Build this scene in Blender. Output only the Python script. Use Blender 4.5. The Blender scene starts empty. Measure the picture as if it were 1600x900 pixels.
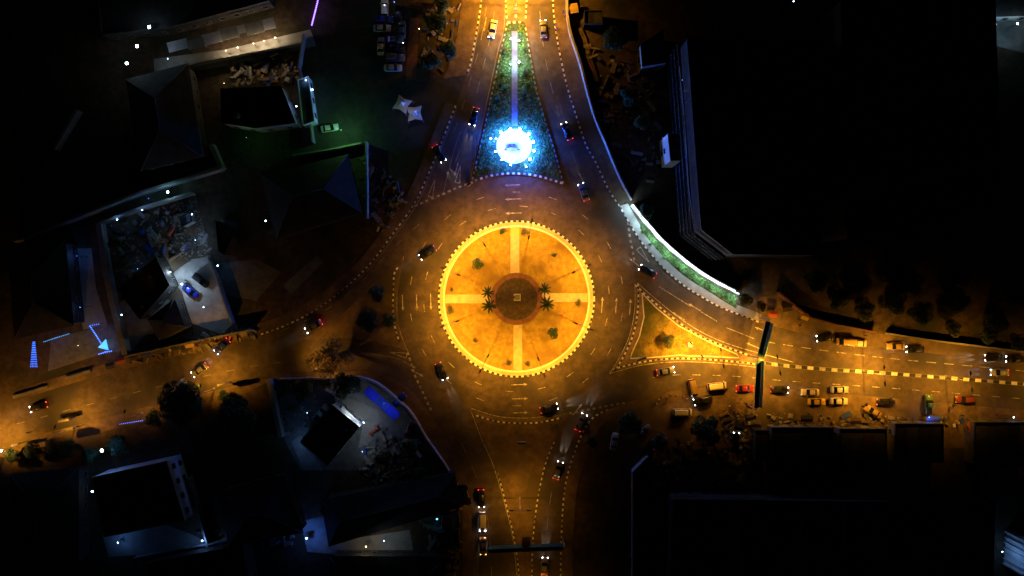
import bpy, bmesh, math, random
from mathutils import Vector, Matrix
R = math.radians
random.seed(7)
SC = bpy.context.scene
COL = SC.collection
# ------------------------------------------------------------------ camera, sky, moonlight, exposure
H = 170.67                      # flying height of the camera above the road, metres
cam = bpy.data.cameras.new('camera'); cam.lens = 24; cam.sensor_width = 36; cam.clip_end = 3000
camo = bpy.data.objects.new('camera', cam); COL.objects.link(camo); camo.location = (0, 0, H); SC.camera = camo
SUN_EL, SUN_ROT = R(18), R(200)
w = bpy.data.worlds.new('World'); SC.world = w; w.use_nodes = True
nt = w.node_tree; sk = nt.nodes.new('ShaderNodeTexSky'); sk.sky_type = 'NISHITA'; sk.sun_disc = False
sk.sun_elevation = SUN_EL; sk.sun_rotation = SUN_ROT
bg = nt.nodes['Background']; bg.inputs[1].default_value = 0.00015
nt.links.new(sk.outputs[0], bg.inputs[0])
sl = bpy.data.lights.new('moon', 'SUN'); sl.energy = 0.004; sl.angle = R(0.5); sl.color = (0.75, 0.85, 1)
so = bpy.data.objects.new('moon', sl); COL.objects.link(so)
so.rotation_euler = (R(90) - SUN_EL, 0, R(180) - SUN_ROT)
SC.view_settings.view_transform = 'Standard'; SC.view_settings.look = 'None'
SC.view_settings.exposure = 0; SC.view_settings.gamma = 1; SC.view_settings.use_curve_mapping = False
SC.cycles.use_denoising = True; SC.cycles.max_bounces = 5; SC.cycles.diffuse_bounces = 2
SC.cycles.use_light_tree = True; SC.cycles.sample_clamp_indirect = 4

# ------------------------------------------------------------------ helpers
S = 6.25                        # photograph pixels per metre on the ground
def P(x, y, z=0.0):             # ground plan: photo pixel at a known height -> metres
    k = (H - z) / H / S
    return Vector(((x - 800) * k, (450 - y) * k, z))
def P2(pts, z=0.0): return [P(a, b, z).xy for a, b in pts]
def smooth(pts, n=6):
    out = []; L = len(pts)
    for i in range(L - 1):
        p0 = Vector(pts[max(i - 1, 0)]); p1 = Vector(pts[i]); p2 = Vector(pts[i + 1]); p3 = Vector(pts[min(i + 2, L - 1)])
        for k in range(n):
            t = k / n
            out.append(0.5 * (2 * p1 + (p2 - p0) * t + (2 * p0 - 5 * p1 + 4 * p2 - p3) * t * t + (3 * p1 - p0 - 3 * p2 + p3) * t ** 3))
    out.append(Vector(pts[-1])); return out
def offset(pts, d):             # shift a polyline to its left by d
    out = []
    for i, p in enumerate(pts):
        a = pts[max(i - 1, 0)]; b = pts[min(i + 1, len(pts) - 1)]
        t = (Vector(b) - Vector(a)).normalized(); out.append(Vector(p) + Vector((-t.y, t.x)) * d)
    return out
def resample(pts, step):
    out = [Vector(pts[0])]; acc = 0
    for a, b in zip(pts[:-1], pts[1:]):
        a = Vector(a); b = Vector(b); L = (b - a).length
        if L < 1e-6: continue
        d = step - acc
        while d <= L:
            out.append(a + (b - a) * d / L); d += step
        acc = L - (d - step)
    return out
def arc(c, r, a0, a1, n): return [Vector((c[0] + r * math.cos(R(a0 + (a1 - a0) * i / n)), c[1] + r * math.sin(R(a0 + (a1 - a0) * i / n)))) for i in range(n + 1)]
def clean(s): return s
class MB:
    def __init__(s): s.v = []; s.f = []; s.m = []; s.sm = []
    def face(s, vs, mi=0, sm=False):
        b = len(s.v); s.v += [tuple(v) for v in vs]; s.f.append(tuple(range(b, b + len(vs)))); s.m.append(mi); s.sm.append(sm); return s
    def prism(s, pts, z0, z1, mi=0, side=None, bottom=False):
        pts = [Vector(p).xy for p in pts]
        ar = sum(a.x * b.y - b.x * a.y for a, b in zip(pts, pts[1:] + pts[:1]))
        if ar < 0: pts = pts[::-1]
        n = len(pts); b = len(s.v); side = mi if side is None else side
        s.v += [(p.x, p.y, z0) for p in pts] + [(p.x, p.y, z1) for p in pts]
        s.f.append(tuple(range(b + n, b + 2 * n))); s.m.append(mi); s.sm.append(False)
        if bottom: s.f.append(tuple(range(b + n - 1, b - 1, -1))); s.m.append(side); s.sm.append(False)
        for i in range(n):
            j = (i + 1) % n; s.f.append((b + i, b + j, b + n + j, b + n + i)); s.m.append(side); s.sm.append(False)
        return s
    def sheet(s, pts, z, mi=0): 
        pts = [Vector(p).xy for p in pts]
        if sum(a.x * b.y - b.x * a.y for a, b in zip(pts, pts[1:] + pts[:1])) < 0: pts = pts[::-1]
        return s.face([(p.x, p.y, z) for p in pts], mi)
    def box(s, c, d, rz=0, mi=0, M=None):
        M = M or (Matrix.Translation(c) @ Matrix.Rotation(rz, 4, 'Z'))
        q = [M @ Vector((x * d[0] / 2, y * d[1] / 2, z * d[2] / 2)) for z in (-1, 1) for x, y in ((-1, -1), (1, -1), (1, 1), (-1, 1))]
        b = len(s.v); s.v += [tuple(p) for p in q]
        for f in ((3, 2, 1, 0), (4, 5, 6, 7), (0, 1, 5, 4), (1, 2, 6, 5), (2, 3, 7, 6), (3, 0, 4, 7)):
            s.f.append(tuple(b + i for i in f)); s.m.append(mi); s.sm.append(False)
        return s
    def tube(s, pts, rs, n=8, mi=0, cap=True):
        pts = [Vector(p) for p in pts]
        if not isinstance(rs, (list, tuple)): rs = [rs] * len(pts)
        b = len(s.v)
        for i, p in enumerate(pts):
            t = (pts[min(i + 1, len(pts) - 1)] - pts[max(i - 1, 0)]).normalized()
            u = t.orthogonal().normalized(); 
            if abs(t.z) < .9: u = t.cross(Vector((0, 0, 1))).normalized()
            v = t.cross(u)
            for k in range(n):
                a = 2 * math.pi * k / n; s.v.append(tuple(p + (u * math.cos(a) + v * math.sin(a)) * rs[i]))
        for i in range(len(pts) - 1):
            for k in range(n):
                s.f.append((b + i * n + k, b + i * n + (k + 1) % n, b + (i + 1) * n + (k + 1) % n, b + (i + 1) * n + k)); s.m.append(mi); s.sm.append(True)
        if cap:
            s.f.append(tuple(b + k for k in range(n))[::-1]); s.m.append(mi); s.sm.append(False)
            e = b + (len(pts) - 1) * n; s.f.append(tuple(e + k for k in range(n))); s.m.append(mi); s.sm.append(False)
        return s
    def strip(s, pts, w, z, mi=0):       # flat ribbon
        L = offset(pts, w / 2); Q = offset(pts, -w / 2)
        for i in range(len(pts) - 1):
            s.face([(Q[i].x, Q[i].y, z), (Q[i + 1].x, Q[i + 1].y, z), (L[i + 1].x, L[i + 1].y, z), (L[i].x, L[i].y, z)], mi)
        return s
    def wall(s, pts, w, z0, z1, mi=0, top=None):
        L = offset(pts, w / 2); Q = offset(pts, -w / 2); top = mi if top is None else top
        n = len(pts)
        for i in range(n - 1):
            a, b, c, d = Q[i], Q[i + 1], L[i + 1], L[i]
            s.face([(a.x, a.y, z1), (b.x, b.y, z1), (c.x, c.y, z1), (d.x, d.y, z1)], top)
            s.face([(a.x, a.y, z0), (b.x, b.y, z0), (b.x, b.y, z1), (a.x, a.y, z1)], mi)
            s.face([(c.x, c.y, z0), (d.x, d.y, z0), (d.x, d.y, z1), (c.x, c.y, z1)], mi)
        for i, j in ((0, 0), (n - 1, n - 1)):
            s.face([(Q[i].x, Q[i].y, z0), (L[i].x, L[i].y, z0), (L[i].x, L[i].y, z1), (Q[i].x, Q[i].y, z1)], mi)
        return s
    def blocks(s, pts, w, z0, z1, bl, mi=(0, 1)):    # kerb of alternating painted blocks
        q = resample(pts, bl)
        for i in range(len(q) - 1):
            c = (q[i] + q[i + 1]) / 2; d = q[i + 1] - q[i]
            s.box((c.x, c.y, (z0 + z1) / 2), (d.length - .05, w, z1 - z0), math.atan2(d.y, d.x), 2 if random.random() < .22 and i % 2 == 0 else mi[i % 2])
        return s
    def mesh(s, name, mats, loc=(0, 0, 0)):
        me = bpy.data.meshes.new(name); l = Vector(loc)
        me.from_pydata([tuple(Vector(v) - l) for v in s.v], [], s.f)
        for m in (mats if isinstance(mats, (list, tuple)) else [mats]): me.materials.append(M[m] if isinstance(m, str) else m)
        me.polygons.foreach_set('material_index', s.m); me.polygons.foreach_set('use_smooth', s.sm); me.update(); return me
    def build(s, name, mats, parent=None, loc=(0, 0, 0), **kw):
        o = bpy.data.objects.new(name, s.mesh(name, mats, loc)); COL.objects.link(o); o.location = loc
        if parent is not None: o.parent = parent
        return tag(o, **kw)
def tag(o, label=None, cat=None, group=None, kind=None):
    if label: o['label'] = label
    if cat: o['category'] = cat
    if group: o['group'] = group
    if kind: o['kind'] = kind
    return o
def empty(name, loc, rz=0, **kw):
    o = bpy.data.objects.new(name, None); COL.objects.link(o); o.location = loc; o.rotation_euler = (0, 0, rz); o.empty_display_size = .3
    return tag(o, **kw)
def copy_tree(o, parent=None):
    c = o.copy(); COL.objects.link(c); c.parent = parent
    for k in o.children: copy_tree(k, c)
    return c
def light(name, typ, parent, loc, energy, color, size=.1, spot=None, rot=(0, 0, 0), blend=.6):
    l = bpy.data.lights.new(name, typ); l.energy = energy; l.color = color; l.shadow_soft_size = size
    if spot: l.spot_size = R(spot); l.spot_blend = blend
    o = bpy.data.objects.new(name, l); COL.objects.link(o); o.location = loc; o.rotation_euler = rot
    if parent is not None: o.parent = parent
    return o

# ------------------------------------------------------------------ materials
M = {}
def mat(name, c1, c2=None, scale=1.0, rough=.85, bump=0, bscale=None, metal=0, spec=.3, detail=6, c3=None, wave=None, coat=0):
    m = bpy.data.materials.new(name); m.use_nodes = True; n = m.node_tree; b = n.nodes['Principled BSDF']
    b.inputs['Roughness'].default_value = rough; b.inputs['Metallic'].default_value = metal; b.inputs['Specular IOR Level'].default_value = spec
    b.inputs['Coat Weight'].default_value = coat
    tc = n.nodes.new('ShaderNodeTexCoord')
    if c2 is None: b.inputs['Base Color'].default_value = (*c1, 1)
    else:
        no = n.nodes.new('ShaderNodeTexNoise'); no.inputs['Scale'].default_value = scale; no.inputs['Detail'].default_value = detail; no.inputs['Roughness'].default_value = .65
        n.links.new(tc.outputs['Object'], no.inputs['Vector'])
        cr = n.nodes.new('ShaderNodeValToRGB'); cr.color_ramp.elements[0].position = .36; cr.color_ramp.elements[1].position = .64
        cr.color_ramp.elements[0].color = (*c1, 1); cr.color_ramp.elements[1].color = (*c2, 1)
        n.links.new(no.outputs['Fac'], cr.inputs['Fac']); out = cr.outputs['Color']
        if c3 is not None:
            n2 = n.nodes.new('ShaderNodeTexNoise'); n2.inputs['Scale'].default_value = scale * .17; n2.inputs['Detail'].default_value = 4
            n.links.new(tc.outputs['Object'], n2.inputs['Vector'])
            r2 = n.nodes.new('ShaderNodeValToRGB'); r2.color_ramp.elements[0].position = .48; r2.color_ramp.elements[1].position = .62
            n.links.new(n2.outputs['Fac'], r2.inputs['Fac'])
            mx = n.nodes.new('ShaderNodeMixRGB'); n.links.new(r2.outputs['Color'], mx.inputs['Fac']); n.links.new(out, mx.inputs[1]); mx.inputs[2].default_value = (*c3, 1)
            out = mx.outputs[0]
        n.links.new(out, b.inputs['Base Color'])
    if bump:
        bp = n.nodes.new('ShaderNodeBump'); bp.inputs['Strength'].default_value = bump; bp.inputs['Distance'].default_value = .05
        if wave:
            wv = n.nodes.new('ShaderNodeTexWave'); wv.inputs['Scale'].default_value = wave; n.links.new(tc.outputs['Object'], wv.inputs['Vector']); n.links.new(wv.outputs['Fac'], bp.inputs['Height'])
        else:
            nb = n.nodes.new('ShaderNodeTexNoise'); nb.inputs['Scale'].default_value = bscale or scale * 6; nb.inputs['Detail'].default_value = 5
            n.links.new(tc.outputs['Object'], nb.inputs['Vector']); n.links.new(nb.outputs['Fac'], bp.inputs['Height'])
        n.links.new(bp.outputs[0], b.inputs['Normal'])
    M[name] = m; return m
def emit(name, c, st, base=(.8, .8, .8)):
    m = bpy.data.materials.new(name); m.use_nodes = True; b = m.node_tree.nodes['Principled BSDF']
    b.inputs['Base Color'].default_value = (*base, 1); b.inputs['Emission Color'].default_value = (*c, 1); b.inputs['Emission Strength'].default_value = st
    M[name] = m; return m
mat('asphalt', (.068, .052, .040), (.122, .092, .070), .5, .85, .45, 9, c3=(.050, .044, .040), detail=12)
mat('asphalt_old', (.035, .035, .036), (.062, .06, .058), .5, .9, .4, 8, c3=(.07, .06, .05))
mat('earth', (.055, .040, .026), (.12, .085, .055), .6, .95, .6, 4, c3=(.04, .04, .02))
mat('dirt', (.10, .070, .042), (.20, .14, .085), .45, .95, .6, 5, c3=(.085, .065, .04))
mat('paving', (.15, .11, .085), (.25, .19, .15), .9, .9, .3, 12, c3=(.12, .085, .06))
mat('brick_paving', (.16, .075, .05), (.24, .12, .085), 1.2, .9, .3, 12)
mat('concrete', (.24, .24, .23), (.36, .36, .34), .5, .9, .3, 7, c3=(.22, .21, .19))
mat('concrete_dark', (.12, .12, .12), (.2, .2, .19), .6, .9, .3, 7)
mat('pale_path', (.42, .36, .24), (.58, .5, .34), .8, .9, .25, 10)
mat('lawn_dry', (.25, .17, .032), (.41, .29, .055), .9, .95, .8, 6, c3=(.22, .145, .035), detail=12)
mat('lawn_green', (.018, .036, .016), (.04, .075, .03), .8, .95, .9, 7, c3=(.05, .065, .03))
mat('lawn_olive', (.20, .15, .03), (.38, .28, .055), .5, .95, .8, 6, c3=(.09, .10, .025))
mat('bed_soil', (.06, .045, .03), (.11, .08, .05), 1.2, .95, .7, 6)
mat('white_paint', (.62, .61, .58), (.78, .77, .74), 2.0, .7)
mat('kerb_worn', (.16, .15, .14), (.5, .48, .45), 3.0, .8)
KM = ['white_paint', 'black_paint', 'kerb_worn']
mat('line_paint', (.10, .095, .085), (.60, .59, .55), 1.3, .75)
mat('line_worn', (.12, .115, .11), (.30, .29, .27), 1.6, .8)
mat('black_paint', (.02, .02, .02), (.05, .048, .045), 2, .7)
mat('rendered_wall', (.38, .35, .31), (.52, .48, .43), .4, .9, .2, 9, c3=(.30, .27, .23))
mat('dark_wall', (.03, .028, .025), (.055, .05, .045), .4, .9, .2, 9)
mat('pale_wall', (.55, .56, .56), (.7, .7, .68), .4, .85, .2, 9)
mat('grey_wall', (.2, .2, .2), (.3, .3, .29), .4, .9, .2, 9)
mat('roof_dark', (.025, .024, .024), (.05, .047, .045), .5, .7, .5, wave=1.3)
mat('roof_brown', (.05, .032, .024), (.085, .055, .04), .5, .75, .5, wave=1.3)
mat('roof_grey', (.06, .062, .066), (.11, .11, .115), .4, .7, .5, wave=1.3)
mat('roof_blue', (.02, .035, .45), (.03, .05, .6), .4, .5, .4, wave=2)
mat('galv_steel', (.28, .28, .28), (.4, .4, .4), 3, .5, metal=.7)
mat('dark_steel', (.03, .03, .03), (.06, .06, .06), 3, .5, metal=.4)
mat('sign_green', (.02, .10, .06), (.03, .14, .08), 1, .5)
mat('sign_back', (.32, .33, .36), (.42, .43, .46), 1, .5, metal=.3)
mat('glass', (.012, .014, .018), None, rough=.08, spec=.6)
mat('rubber', (.015, .015, .015), None, rough=.9)
mat('chrome', (.5, .5, .5), None, rough=.25, metal=.9)
mat('bark', (.06, .042, .03), (.11, .08, .055), 4, .95, .6, 14)
mat('leaf_dark', (.018, .04, .012), (.04, .075, .02), 1.5, .7)
mat('leaf_mid', (.035, .075, .018), (.075, .13, .03), 1.5, .7)
mat('leaf_lime', (.07, .16, .03), (.12, .24, .05), 1.5, .7)
mat('leaf_dry', (.10, .075, .03), (.17, .12, .05), 1.5, .8)
mat('tarpaulin', (.5, .5, .55), (.65, .64, .7), 1, .6)
mat('tarp_yellow', (.45, .3, .08), (.6, .42, .12), 1, .7)
mat('tarp_blue', (.03, .07, .4), (.05, .1, .5), 1, .6)
mat('tarp_red', (.35, .07, .03), (.45, .1, .05), 1, .7)
mat('wood', (.14, .09, .05), (.22, .15, .09), 2, .8)
mat('rubble', (.2, .18, .16), (.38, .35, .32), 2, .95, .5)
mat('path_slab', (.12, .10, .15), (.19, .16, .23), .8, .85, .2, 9)
mat('marble', (.7, .71, .72), (.82, .82, .82), .6, .5)
mat('bronze', (.05, .045, .05), (.09, .08, .08), 3, .45, metal=.6)
mat('skin', (.09, .05, .035), None, rough=.6)
mat('hair', (.01, .009, .008), None, rough=.8)
for n_, c in dict(white=(.62, .6, .56), cream=(.55, .47, .3), black=(.012, .012, .014), silver=(.42, .43, .44), red=(.28, .02, .02), maroon=(.14, .03, .022), blue=(.015, .03, .35),
                  grey=(.12, .12, .125), gold=(.42, .28, .1), yellow=(.55, .35, .03), green=(.05, .14, .08), bronze=(.2, .13, .06)).items():
    mat('car_' + n_, c, None, rough=.3, spec=.5, coat=.5)
for n_, c in dict(white=(.6, .6, .6), black=(.02, .02, .02), red=(.4, .03, .03), blue=(.04, .07, .3), purple=(.3, .08, .4), yellow=(.55, .4, .05), green=(.05, .2, .08), grey=(.2, .2, .2), orange=(.55, .2, .03)).items():
    mat('cloth_' + n_, c, None, rough=.95)
mat('lamp_off', (.6, .6, .6), None, rough=.15)
mat('tail_off', (.25, .01, .01), None, rough=.2)
emit('head_on', (1, .95, .85), 22); emit('head_blue', (.45, .65, 1), 22); emit('tail_on', (1, .03, .02), 4); emit('indicator', (1, .55, .08), 8)
emit('sodium', (1, .55, .12), 25); emit('led_white', (.72, .88, 1), 9); emit('led_white_dim', (.66, .85, 1), 4); emit('led_cool', (.45, .75, 1), 30); emit('led_blue', (.03, .16, 1), 3.5)
emit('led_cyan', (.02, .45, 1), 1.6); emit('warm_bulb', (1, .72, .38), 14); emit('led_flood', (.55, .85, 1), 45); emit('led_violet', (.25, .12, 1), 5); emit('led_green', (.3, 1, .4), 8)
# ------------------------------------------------------------------ ground, carriageways, pavements
MB().sheet([(-700, -700), (700, -700), (700, 700), (-700, 700)], 0).build('ground', 'earth', kind='structure')
C0 = P(807, 467).xy; RI = 19.5                                   # centre and radius of the roundabout island
N_W = [(756, -60), (752, 0), (748, 30), (742, 65), (735, 100), (728, 118)]
NW = [(712, 165), (690, 222), (665, 282), (645, 322), (612, 368), (582, 408), (545, 445), (500, 480), (450, 507), (400, 525)]
W_N = [(400, 525), (330, 543), (250, 563), (200, 575), (110, 600), (0, 634), (-70, 655)]
W_S = [(-70, 716), (0, 694), (130, 662), (220, 638), (300, 618), (380, 600), (430, 588), (500, 582), (570, 580)]
SW = [(570, 580), (610, 590), (645, 614), (675, 652), (700, 692), (722, 735), (737, 780), (742, 840), (742, 960)]
S_E = [(876, 960), (876, 900), (877, 840), (883, 760), (900, 700), (922, 657), (950, 640)]
E_S = [(950, 640), (1000, 622), (1060, 609), (1120, 603), (1200, 605), (1300, 614), (1450, 627), (1600, 641), (1690, 650)]
E_N = [(1690, 577), (1600, 567), (1500, 557), (1400, 546), (1320, 534), (1260, 523), (1185, 503)]
NE = [(1185, 503), (1165, 495), (1130, 482), (1100, 466), (1070, 447), (1040, 422), (1010, 388), (990, 360), (968, 322)]
NN = [(968, 322), (950, 295), (930, 252), (915, 225), (900, 180), (886, 135), (878, 100), (872, 70), (866, 30), (864, 0), (863, -60)]
def sp(pts, n=5): return [P(a, b).xy for a, b in [tuple(q) for q in smooth(pts, n)]]
outline = sum([sp(q) for q in (N_W, NW, W_N, W_S, SW, S_E, E_S, E_N, NE, NN)], [])
road = MB().sheet(outline, .012).build('road', 'asphalt', kind='structure')
lot = MB().sheet(P2([(540, -60), (590, -60), (592, 20), (594, 60), (598, 95), (608, 114), (622, 125), (640, 128), (690, 127), (740, 112), (722, 170), (700, 215), (670, 285), (650, 296), (600, 255), (578, 228), (470, 245), (488, 200), (498, 150), (520, 100)]), .006)
lot.build('side_road', 'asphalt_old', kind='structure')
KW, KH = .35, .15
def pavement(edge, out, mats='paving', z=.13, name='pavement', kerb=True, bl=.68, edgeline=True):
    e = sp(edge); o = sp(out)[::-1]
    pv = MB().prism(e + o, 0, z).build(name, mats, kind='structure')
    if kerb: MB().blocks(offset(e, 0), KW, .0, z + .03, bl).build('kerb', KM, pv, kind='stuff')
    return pv
def px_off(pts, d): return [tuple(q) for q in offset([Vector(p) for p in pts], d)]
pavement(N_W, [(724, -60), (721, 0), (718, 30), (712, 65), (702, 100), (692, 124)], 'dirt')
pavement(NW, px_off(NW, 17), 'dirt')
pavement(W_N, px_off(W_N, 16), 'dirt', kerb=False, z=.10)
pavement(NN, [(987, 316), (968, 280), (945, 225), (930, 190), (918, 150), (905, 100), (893, 65), (887, 40), (885, 15), (884, -60)], 'dirt')
walk_e = px_off(NE, 13)
pavement(NE, walk_e, 'concrete')
SWO = [(567, 589), (590, 597), (620, 620), (645, 645), (667, 682), (695, 722), (716, 757), (722, 800), (722, 860), (722, 960)]
pavement(SW, SWO, 'dirt', kerb=False)
pavement(S_E, [(895, 960), (895, 900), (896, 840), (902, 765), (917, 712), (935, 672), (958, 655)], 'dirt')
# dirt shoulders where cars park, lower than the kerbs
MB().sheet(P2([(958, 655), (950, 640), (1000, 622), (1060, 609), (1120, 603), (1200, 605), (1300, 614), (1450, 627), (1600, 641), (1690, 650), (1690, 700), (1180, 700), (1000, 700)]), .009).build('dirt_shoulder', 'dirt', kind='structure')
MB().sheet(P2([(1185, 503), (1260, 523), (1320, 534), (1400, 546), (1500, 557), (1600, 567), (1690, 577), (1690, 562), (1600, 552), (1440, 532), (1380, 522), (1300, 508), (1262, 497), (1238, 480), (1214, 460), (1160, 470)]), .008).build('dirt_shoulder', 'dirt', kind='structure')
MB().sheet(P2([(-70, 716), (0, 694), (130, 662), (220, 638), (300, 618), (380, 600), (430, 588), (500, 582), (570, 580), (565, 592), (420, 596), (330, 640), (200, 665), (0, 715)]), .008).build('dirt_shoulder', 'dirt', kind='structure')
# grass strip between the walkway and the lit wall
LEDW = [(986, 321), (1005, 345), (1030, 374), (1060, 401), (1090, 424), (1120, 442), (1153, 458)]
gs = MB().prism(sp([(1150, 482), (1130, 470), (1105, 454), (1076, 436), (1047, 412), (1018, 380), (1000, 357)]) + sp([(1000, 345), (1020, 368), (1052, 398), (1088, 427), (1118, 446), (1150, 462)]), 0, .17).build('grass_verge', 'lawn_green', kind='structure')

# ---- central island
ci = MB().prism(arc(C0, RI - .3, 0, 360, 96)[:-1], 0, .16).build('central_island', 'pale_path', kind='structure')
MB().blocks(arc(C0, RI - .12, 0, 360.2, 360), .45, 0, .24, .68).build('kerb', KM, ci, kind='stuff')
mb = MB()
for r0, r1, z in ((17.9, 18.35, .34),): mb.wall(arc(C0, (r0 + r1) / 2, 0, 360, 120), r1 - r0, .1, z)
mb.build('inner_kerb', 'white_paint', ci)
MB().sheet(arc(C0, 17.95, 0, 360, 96)[:-1], .20).build('lawn', 'lawn_dry', ci)
for a, off in ((90, (804.5, 0)), (270, (809, 0)), (180, (0, 467)), (0, (0, 465))):
    d = Vector((math.cos(R(a)), math.sin(R(a)))); n = Vector((-d.y, d.x))
    if a in (90, 270): sh = (off[0] - 807) / S; c = C0 + Vector((sh, 0))
    else: c = C0 + Vector((0, (467 - off[1]) / S))
    q = [c + d * 6.3 + n * 1.1, c + d * 17.8 + n * 1.1, c + d * 17.8 - n * 1.1, c + d * 6.3 - n * 1.1]
    p_ = MB().prism(q, .1, .225).build('garden_path', 'pale_path', ci)
MB().wall(arc(C0, 5.9, 0, 360, 72), 1.25, .1, .232).build('ring_path', 'brick_paving', ci)
MB().sheet(arc(C0, 5.3, 0, 360, 64)[:-1], .208).build('flower_bed', 'bed_soil', ci)

# ---- north garden island
NL = [(793, 36), (784, 75), (770, 140), (755, 210), (738, 281)]; NRt = [(880, 287), (866, 235), (852, 190), (838, 140), (828, 85), (820, 36)]
NB = [(742, 282), (770, 274), (803, 271), (840, 275), (880, 287)]
nb = sp(NL) + sp(NB) + sp(NRt)
ni = MB().prism(nb, 0, .16).build('garden_island', 'lawn_green', kind='structure')
MB().blocks(sp(NL), .3, 0, .22, .68).blocks(sp(NRt), .3, 0, .22, .68).build('side_kerb', ['sign_back', 'black_paint', 'kerb_worn'], ni, kind='stuff')
MB().blocks(sp(NB), .5, 0, .24, .68).blocks(sp([(793, 36), (806, 35), (820, 36)]), .5, 0, .24, .68).build('kerb', KM, ni, kind='stuff')
for k in range(26):
    o = MB().box((*P(804, 52 + k * 5.7).xy, .18), (1.45, .88, .06), random.uniform(-.01, .01)).build('slab', 'path_slab', ni)
# north median beyond the garden
nm = MB().prism(P2([(791, 33), (789, 0), (787, -60), (826, -60), (823, 0), (821, 33)]), 0, .14).build('median', 'dirt', kind='structure')
MB().blocks(P2([(787, -60), (790, 0), (792, 33)]), .3, 0, .2, .68).blocks(P2([(826, -60), (823, 0), (821, 33)]), .3, 0, .2, .68).build('kerb', KM, nm, kind='stuff')

# ---- east triangular island
EL = [(994, 443), (994, 480), (987, 520), (973, 553), (957, 580)]; EB = [(957, 580), (1000, 569), (1050, 563), (1100, 564), (1150, 568), (1192, 573)]
ET = [(1192, 560), (1150, 545), (1100, 525), (1060, 500), (1020, 467), (994, 443)]
eo = sp(EL) + sp(EB) + sp(ET)
ei = MB().prism(eo, 0, .14).build('triangular_island', 'paving', kind='structure')
MB().blocks(offset(sp(EL), .45), .35, .05, .24, .68).blocks(offset(sp(EB), .45), .35, .05, .24, .68).blocks(offset(sp(ET), .45), .35, .05, .24, .68).build('kerb', KM, ei, kind='stuff')
EI = [(1003, 458), (1006, 495), (999, 525), (987, 552), (985, 560), (1010, 559), (1060, 555), (1110, 557), (1155, 559), (1150, 553), (1105, 533), (1060, 509), (1025, 481)]
MB().prism(P2(EI), .1, .185).build('lawn', 'lawn_olive', ei)
MB().wall(P2(EI + EI[:1]), .25, .05, .26).build('inner_kerb', 'white_paint', ei)
# east median: every painted block stands alone
em = MB().wall(sp([(1188, 566), (1225, 571), (1290, 577), (1370, 582), (1500, 592), (1600, 600), (1690, 607)]), 1.0, 0, .13).build('median', 'concrete_dark', kind='structure')
q = resample(sp([(1196, 567), (1225, 571), (1290, 577), (1370, 582), (1500, 592), (1600, 600), (1690, 607)]), 1.5)
for i in range(len(q) - 1):
    c = (q[i] + q[i + 1]) / 2; d = q[i + 1] - q[i]
    MB().box((c.x, c.y, .16), (d.length - .06, .8, .2), math.atan2(d.y, d.x)).build('kerb_block', ('kerb_worn' if random.random() < .4 else 'white_paint') if i % 2 else 'black_paint', em)

# ---- west triangular island
WR = [(630, 404), (622, 450), (620, 480), (625, 518), (636, 546)]
wo = sp([(636, 546), (600, 538), (560, 530), (510, 529), (462, 535)]) + sp([(462, 535), (520, 503), (560, 466), (597, 428), (630, 404)]) + sp(WR)
wi = MB().prism(wo, 0, .14).build('triangular_island', 'dirt', kind='structure')
MB().blocks(sp([(622, 418), (616, 428), (615, 455), (614, 480), (617, 510), (625, 536)]), .35, .05, .24, .68).build('kerb', KM, wi, kind='stuff')
# ---- south splitter island and median
so_ = sp([(737, 641), (780, 653), (830, 655), (862, 650), (890, 645)]) + sp([(890, 645), (868, 685), (852, 725), (840, 780), (833, 840), (831, 900), (831, 960)]) + sp([(812, 960), (811, 900), (803, 840), (790, 785), (774, 728), (755, 685), (737, 641)])
si = MB().prism(so_, 0, .14).build('splitter_island', 'dirt', kind='structure')
MB().blocks(sp([(744, 649), (780, 659), (830, 661), (858, 657), (878, 652)]), .35, .05, .24, .68).blocks(sp([(866, 690), (852, 725), (840, 780), (833, 840), (831, 900), (831, 960)]), .3, .05, .22, .68).blocks(sp([(812, 960), (811, 900), (803, 840), (790, 785), (777, 735)]), .3, .05, .22, .68).build('kerb', KM, si, kind='stuff')

# ---- road markings: thin sheets of paint on the asphalt
ZP = .019
def dash(pts, w=.16, m='line_paint', name='lane_dash'): return MB().strip(pts, w, ZP).build(name, m, road)
for r_, st in ((145, 20), (167, 20)):
    for k in range(int(360 / st)):
        a = k * st + (3 if r_ == 145 else 8); dash(arc(C0, r_ / S, a, a + 130 / r_ * 5.6, 3), .14, 'line_paint')
def arrow(c, ang, L=4.0, m='line_paint'):
    d = Vector((math.cos(ang), math.sin(ang))); n = Vector((-d.y, d.x)); c = Vector(c)
    mb = MB().strip([c - d * L / 2, c + d * (L / 2 - .9)], .22, ZP)
    mb.sheet([c + d * (L / 2 - .9) + n * .38, c + d * (L / 2 - .9) - n * .38, c + d * L / 2], ZP)
    mb.build('arrow_marking', m, road)
for a in (92, 182, 272, 356):
    for r_ in (134, 156, 178): arrow(C0 + Vector((math.cos(R(a)), math.sin(R(a)))) * r_ / S, R(a + 90), 4.0, 'line_paint')
for x, y, a in ((713, 265, -105), (640, 570, -30), (652, 583, -28), (1060, 494, 148), (1085, 480, 150), (1190, 515, 160), (1176, 540, 158), (758, 38, -100), (902, 640, 50)):
    arrow(P(x, y).xy, R(a), 3.6)
def yield_tri(x, y, ang, s=2.2):
    d = Vector((math.cos(ang), math.sin(ang))); n = Vector((-d.y, d.x)); c = P(x, y).xy
    a, b, t = c - d * s + n * .62, c - d * s - n * .62, c + d * s
    mb = MB()
    for p, q_ in ((a, b), (b, t), (t, a)): mb.strip([p, q_], .17, ZP)
    mb.build('yield_marking', 'line_paint', road)
yield_tri(676, 294, R(75)); yield_tri(717, 272, R(80)); yield_tri(1006, 399, R(-52)); yield_tri(622, 553, R(168))
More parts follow.
